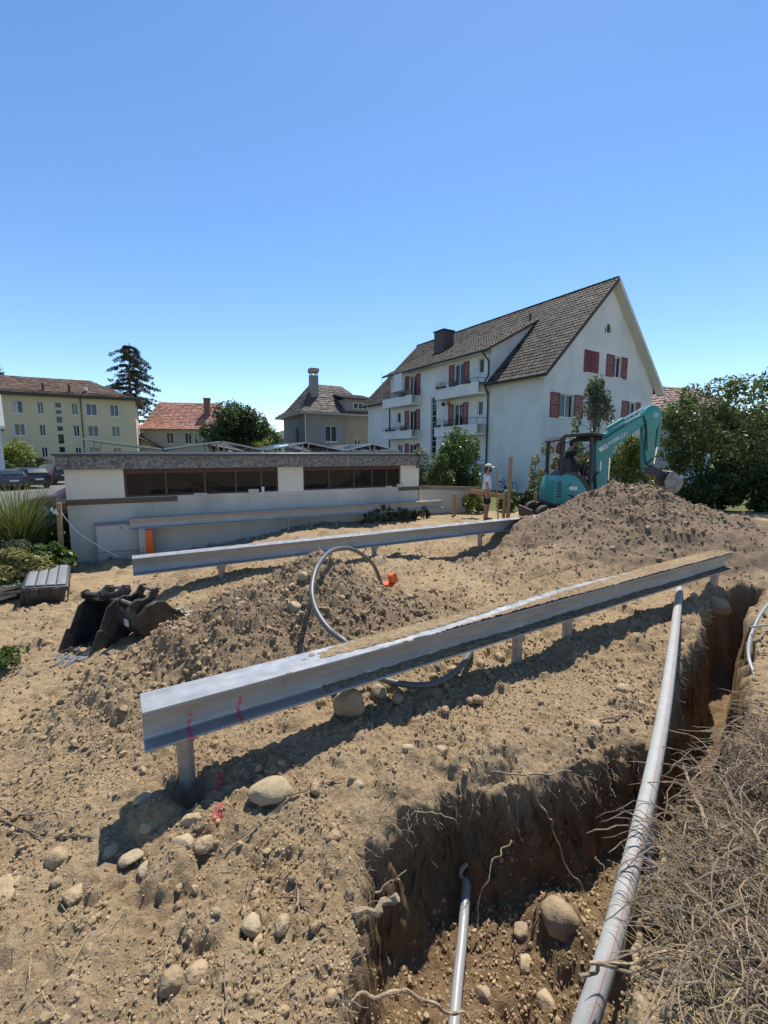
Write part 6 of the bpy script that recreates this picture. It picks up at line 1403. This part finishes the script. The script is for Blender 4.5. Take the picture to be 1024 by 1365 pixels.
px_ = RNG.uniform(.0, 1.6, 2600); py_ = RNG.uniform(1.3, 2.7, 2600); k = trench_d(px_, py_) > .12
crumbs('gravel', px_[k], py_[k], (.004+.014*RNG.random(k.sum())**3), CR1, 'crumbs and pebbles on the pit floor')
gxx = RNG.uniform(.2, 6.5, 900); gyy = RNG.normal(-.16, .1, 900); wp = np.array([[-7.04+math.cos(GAR_A)*a-math.sin(GAR_A)*b_, 9.6+math.sin(GAR_A)*a+math.cos(GAR_A)*b_] for a, b_ in zip(gxx, gyy)])
crumbs('gravel', wp[:, 0], wp[:, 1], .02+.035*RNG.random(900)**2, mat('grey_gravel', (.3, .28, .25), .9, (.2, .19, .17), scale=3, island=.3), 'grey drainage gravel along the garage wall foot')

# ------------------------------------------------------------------ roots, twigs, straw
ROOTM = mat('pale_root', (.36, .27, .17), .9, (.2, .14, .085), scale=14, bump=.4, rpo=.2); TWIG = mat('grey_twig', (.26, .19, .125), .9, (.15, .105, .07), scale=14, bump=.3, rpo=.2)
def wiggly(p, q_, n=6, amp=.03, rng=random):
    p = Vector(p); q_ = Vector(q_); return spline([p]+[p.lerp(q_, k/n)+Vector((rng.uniform(-amp, amp), rng.uniform(-amp, amp), rng.uniform(-amp, amp))) for k in range(1, n)]+[q_], 4)
def root(pts, r0, r1, label, name='root', m=ROOTM, group=None, n=4, amp=.012):
    P = spline(pts, 6); P = [p+Vector((random.uniform(-amp, amp), random.uniform(-amp, amp), random.uniform(-amp, amp))) if 0 < i < len(P)-1 else p for i, p in enumerate(P)]
    P = spline(P[::2] if len(P) > 6 else P, 3); k = len(P)
    return tag(MB().tube(P, [(r0+(r1-r0)*i/(k-1))*random.uniform(.72, 1.22) for i in range(k)], 7).build(name, m, smooth=True), label, name, group)
yw = 2.42
root([at_y(655, 1028, yw), at_y(690, 1034, yw-.05), at_y(725, 1030, yw), at_y(762, 1028, yw+.06)], .006, .005, 'pale horizontal root along the top of the pit wall')
root([at_y(704, 1034, yw-.05), at_y(715, 1062, yw-.05), at_y(733, 1088, yw-.04), at_y(742, 1120, yw-.06), at_y(762, 1165, yw-.1), at_y(792, 1206, yw-.14)], .007, .003, 'long pale forked root hanging down the shaded pit wall')
root([at_y(690, 1036, yw-.05), at_y(692, 1070, yw-.06), at_y(690, 1095, yw-.06), at_y(694, 1120, yw-.08)], .005, .002, 'thin root hanging beside the long forked root')
root([at_y(682, 1120, yw-.06), at_y(665, 1140, yw-.12), at_y(648, 1170, yw-.2), at_y(640, 1210, yw-.25), at_y(628, 1270, yw-.35)], .005, .003, 'brown root hanging over the pit floor beside the conduit')
root([at_y(552, 1082, 2.2), at_y(575, 1084, 2.16), at_y(595, 1088, 2.12), at_y(610, 1100, 2.1)], .004, .002, 'short arched root over the corner of the pit')
root([at_y(500, 1098, 2.05), at_y(520, 1100, 2.02), at_y(535, 1112, 2.0)], .004, .003, 'small hooked root at the pit corner')
root([at_y(470, 1218, 1.74), at_y(500, 1212, 1.76), at_y(530, 1196, 1.8)], .019, .017, 'thick sawn root stub poking from the bank')
root([at_y(500, 1190, 1.8), at_y(520, 1178, 1.82), at_y(542, 1160, 1.84)], .005, .002, 'thin pale root above the thick stub')
root([at_y(442, 1346, 1.45), at_y(470, 1333, 1.5), at_y(510, 1324, 1.52), at_y(545, 1324, 1.55), at_y(570, 1340, 1.57), at_y(600, 1346, 1.58), at_y(626, 1358, 1.56)], .009, .006, 'long bent root reaching across the mouth of the pit')
root([at_y(795, 1142, 2.35), at_y(800, 1152, 2.3), at_y(806, 1158, 2.25)], .003, .002, 'tiny root tip on the shaded trench wall')
# thick woody roots beside the pipe
def forked(p0, p1, r0, label, seed, nb=3, sag=.04):
    rg = random.Random(seed); P = wiggly(p0, p1, 7, .028, rg); k = len(P); mb = MB()
    mb.tube(P, [r0*(1-.62*i/(k-1))*rg.uniform(.8, 1.2) for i in range(k)], 7)
    for b_ in range(nb):
        i = rg.randrange(k//4, k-3); d = (P[i+2]-P[i]).normalized(); L_ = rg.uniform(.08, .26)
        e_ = P[i]+(d+Vector((rg.uniform(-.9, .9), rg.uniform(-.9, .9), rg.uniform(-.3, .5)))).normalized()*L_
        Q = wiggly(P[i], e_, 4, .016, rg); mb.tube(Q, [r0*.5*(1-.7*j_/(len(Q)-1)) for j_ in range(len(Q))], 6)
    return tag(mb.build('root', ROOTM, smooth=True), label, 'root')
def gr(x, y, dz): return Vector((x, y, gz1(x, y, False)+dz))
def og(px, py, dz): p = on_ground(px, py); return p+Vector((0, 0, dz))
def bent(pix, r0, r1, label, seed, nb=3):
    rg = random.Random(seed); P = spline([og(*p) for p in pix], 5); P = [p+Vector((rg.uniform(-.01, .01), rg.uniform(-.01, .01), rg.uniform(-.01, .01))) for p in P]; P = spline(P, 2); k = len(P); mb = MB()
    mb.tube(P, [(r0+(r1-r0)*i/(k-1))*rg.uniform(.85, 1.15) for i in range(k)], 8)
    for b_ in range(nb):
        i = rg.randrange(2, k-2); d = (P[i+1]-P[i-1]).normalized(); L_ = rg.uniform(.07, .2); e_ = P[i]+(d*.7+Vector((rg.uniform(-.9, .9), rg.uniform(-.9, .9), rg.uniform(-.2, .5)))).normalized()*L_
        Q = wiggly(P[i], e_, 4, .014, rg); mb.tube(Q, [r0*.42*(1-.7*j_/(len(Q)-1)) for j_ in range(len(Q))], 6)
    return tag(mb.build('root', ROOTM, smooth=True), label, 'root')
forked(at_z(772, 1302, -.1), og(905, 1298, .06), .009, 'knotty root crossing over the lower end of the pipe', 2)
forked(at_z(786, 1284, -.08), og(1000, 1290, .06), .007, 'thin brown root lying across the pipe', 3, 4)
bent([(906, 1032, .12), (925, 1090, .12), (946, 1155, .08), (951, 1205, .03)], .008, .011, 'long pale upright root beside the stout root', 21)
bent([(916, 1146, .08), (916, 1195, .06), (911, 1248, .03)], .011, .013, 'straight thick root in the tangled roots', 22)
bent([(897, 1112, -.03), (888, 1150, .0), (874, 1200, -.05)], .03, .026, 'stout bark-covered root at the trench side', 23, 4)
bent([(885, 1243, .07), (853, 1250, .06), (846, 1285, .03), (850, 1325, .0), (872, 1368, .0)], .011, .02, 'thick light root elbow beside the lower end of the pipe', 24)
bent([(885, 1075, .08), (905, 1110, .1), (940, 1120, .08)], .007, .004, 'curved thin root over the trench edge', 25, 4)
bent([(960, 1080, .05), (990, 1130, .05), (1022, 1160, .04)], .006, .004, 'grey root lying along the brush edge', 26, 4)
bent([(925, 1060, .05), (965, 1045, .09), (1010, 1060, .05)], .005, .003, 'thin twisted root at the top of the brush', 27, 5)
bent([(930, 1240, .04), (965, 1215, .07), (1015, 1225, .05)], .006, .004, 'bent grey root in the straw corner', 28, 5)
bent([(880, 1180, .05), (920, 1215, .08), (975, 1255, .05)], .006, .004, 'slanting root below the stout root', 29, 5)
# twigs on the open ground
def twig(pix, r, label, lift=.012, group=None):
    P = [on_ground(*p)+Vector((0, 0, lift)) for p in pix]; P = [Vector((p.x, p.y, gz1(p.x, p.y)+lift)) for p in P]
    return root(P, r, r*.55, label, 'twig', TWIG, group, amp=.006)
twig([(300, 1142), (335, 1115), (365, 1085), (395, 1066), (425, 1050), (460, 1040)], .007, 'long forked twig beside the oblong stone')
twig([(320, 1128), (360, 1095), (385, 1078)], .004, 'thin twig lying along the long forked twig')
twig([(0, 1080), (30, 1088), (55, 1092), (82, 1090)], .007, 'brown bent twig at the left foreground', .02)
twig([(0, 1095), (25, 1107), (58, 1122)], .006, 'short dark twig below the bent twig'); twig([(84, 1120), (105, 1115), (126, 1124)], .009, 'short thick curved root lying on the crumbs', .015)
twig([(215, 955), (232, 925), (226, 905)], .007, 'twig standing against the heap beside the beam end', .03); twig([(205, 1000), (228, 962), (240, 925)], .006, 'thin root on the heap beside the beam end', .02)
twig([(322, 1210), (330, 1180), (334, 1150)], .004, 'thin upright twig in the bank', .03); twig([(395, 1220), (397, 1195), (396, 1180)], .006, 'dark forked twig on the bank', .03); twig([(370, 1198), (398, 1200), (430, 1208)], .004, 'pale twig crossing the forked twig', .02)
twig([(620, 935), (650, 922), (670, 905)], .006, 'twig at the shadow edge behind the pit'); twig([(800, 965), (825, 958), (838, 955)], .01, 'short stick on the bank beside the pipe', .02)
twig([(700, 780), (740, 765), (790, 755)], .01, 'thin stick on the big heap foot', .03); twig([(298, 1365), (302, 1330), (300, 1290), (303, 1270)], .004, 'straw-like stem in the foreground bank', .015); twig([(660, 765), (670, 762), (690, 760)], .01, 'small stick lying at the heap foot')
# uncounted fine roots and brush
def fur(name, segs, r, m, label, cat='roots'):
    mb = MB()
    for P in segs: mb.tube(P, [r*random.uniform(.7, 1.3)]+[r*.8]*(len(P)-2)+[r*.3], 4, False)
    return tag(mb.build(name, m, kind='stuff', smooth=True), label, cat)
seg = []; rr = random.Random(9)
for k in range(1500):   # brush right of the pipe
    x = rr.uniform(1.25, 2.6); y = rr.uniform(1.5, 3.0); x += (y-1.6)*.55
    if trench_d(np.array([x]), np.array([y]))[0] > -.06: continue
    z = gz1(x, y, False); L_ = rr.uniform(.06, .3); a = rr.gauss(2.2, 1.1); el = rr.uniform(-.15, .3)
    q0 = Vector((x, y, z+rr.uniform(.0, .06))); q1 = q0+Vector((math.cos(a)*math.cos(el), math.sin(a)*math.cos(el), math.sin(el)))*L_; seg.append(wiggly(q0, q1, 4, L_*.11, rr))
fur('brush', seg, .0024, TWIG, 'tangled dry brush and roots along the trench edge')
seg = []
for k in range(330):   # hair roots on the cut faces
    i = rr.randrange(3, 15); a = Vector(TRENCH[i]); b_ = Vector(TRENCH[i+1]); p = a.lerp(b_, rr.random()); nn = Vector((b_.y-a.y, -(b_.x-a.x))).normalized()
    z = -.05-rr.random()**1.5*.4; q0 = Vector((p.x+nn.x*.02, p.y+nn.y*.02, z)); L_ = rr.uniform(.05, .22); q1 = q0+Vector((nn.x*rr.uniform(.02, .1)+rr.uniform(-.06, .06), nn.y*rr.uniform(.02, .1)+rr.uniform(-.03, .03), rr.uniform(-1, .25)*L_)); seg.append(wiggly(q0, q1, 4, L_*.1, rr))
for k in range(120):
    i = rr.randrange(0, 4); a = Vector(TRENCH[i]); b_ = Vector(TRENCH[i+1]); p = a.lerp(b_, rr.random()); q0 = Vector((p.x-.02, p.y, -.05-rr.random()*.3)); L_ = rr.uniform(.05, .18); q1 = q0+Vector((rr.uniform(.3, 1)*L_, rr.uniform(-.5, .5)*L_, rr.uniform(-.4, .7)*L_)); seg.append(wiggly(q0, q1, 4, L_*.1, rr))
sg2 = []
for k in range(330):   # longer dry stems and roots piled on the bank beside the pipe
    y = rr.uniform(1.2, 3.1); x = rr.uniform(.5+.5*y, .95*(y+.3))
    if trench_d(np.array([x]), np.array([y]))[0] > -.04: continue
    z = gz1(x, y, False); L_ = rr.uniform(.18, .5); a = rr.gauss(2.0, .9); q0 = Vector((x, y, z+rr.uniform(0, .05))); c_ = q0+Vector((math.cos(a)*L_*.5, math.sin(a)*L_*.5, rr.uniform(.03, .14))); q1 = q0+Vector((math.cos(a+.4)*L_, math.sin(a+.4)*L_, rr.uniform(-.05, .1)))
    sg2.append([p+Vector((rr.uniform(-.006, .006), rr.uniform(-.006, .006), rr.uniform(-.006, .006))) for p in spline([q0, c_, q1], 5)])
fur('brush', sg2[::2], .0042, ROOTM, 'pale dry stems and roots piled along the trench bank'); fur('brush', sg2[1::2], .0034, TWIG, 'grey dry stems mixed through the trench bank brush')
fur('fine_roots', seg, .0018, ROOTM, 'fine hair roots hanging from the trench walls')
seg = []
for k in range(800):   # pale straw in the lower corner
    x = rr.uniform(1.0, 1.95); y = rr.uniform(1.15, 1.95)
    if x < .55+.42*y: continue
    z = gz1(x, y, False); L_ = rr.uniform(.08, .34); a = rr.gauss(2.4, .8); el = rr.uniform(.0, .6); q0 = Vector((x, y, z)); q1 = q0+Vector((math.cos(a)*math.cos(el), math.sin(a)*math.cos(el), math.sin(el)))*L_; seg.append(wiggly(q0, q1, 3, L_*.08, rr))
for k in range(70):
    x = rr.uniform(-1.6, .0); y = rr.uniform(1.35, 2.2); z = gz1(x, y); L_ = rr.uniform(.05, .16); a = rr.random()*6.3; q0 = Vector((x, y, z+.005)); q1 = q0+Vector((math.cos(a)*L_, math.sin(a)*L_, rr.uniform(0, .05))); seg.append(wiggly(q0, q1, 3, L_*.06, rr))
fur('straw', seg, .0016, mat('pale_straw', (.5, .4, .22), .8, (.38, .28, .14), scale=9, island=.2), 'pale dry straw strewn in the trench corner', 'straw')
seg = []
for k in range(160):   # dry stalks in the dark heap and behind
    x = rr.gauss(-1.2, .8); y = rr.gauss(4.5, .5); z = gz1(x, y); L_ = rr.uniform(.05, .2); a = rr.random()*6.3; q0 = Vector((x, y, z)); q1 = q0+Vector((math.cos(a)*L_, math.sin(a)*L_, rr.uniform(-.05, .1))); seg.append(wiggly(q0, q1, 3, L_*.1, rr))
fur('fine_roots', seg, .0025, TWIG, 'fine roots sticking out of the sandy heap')
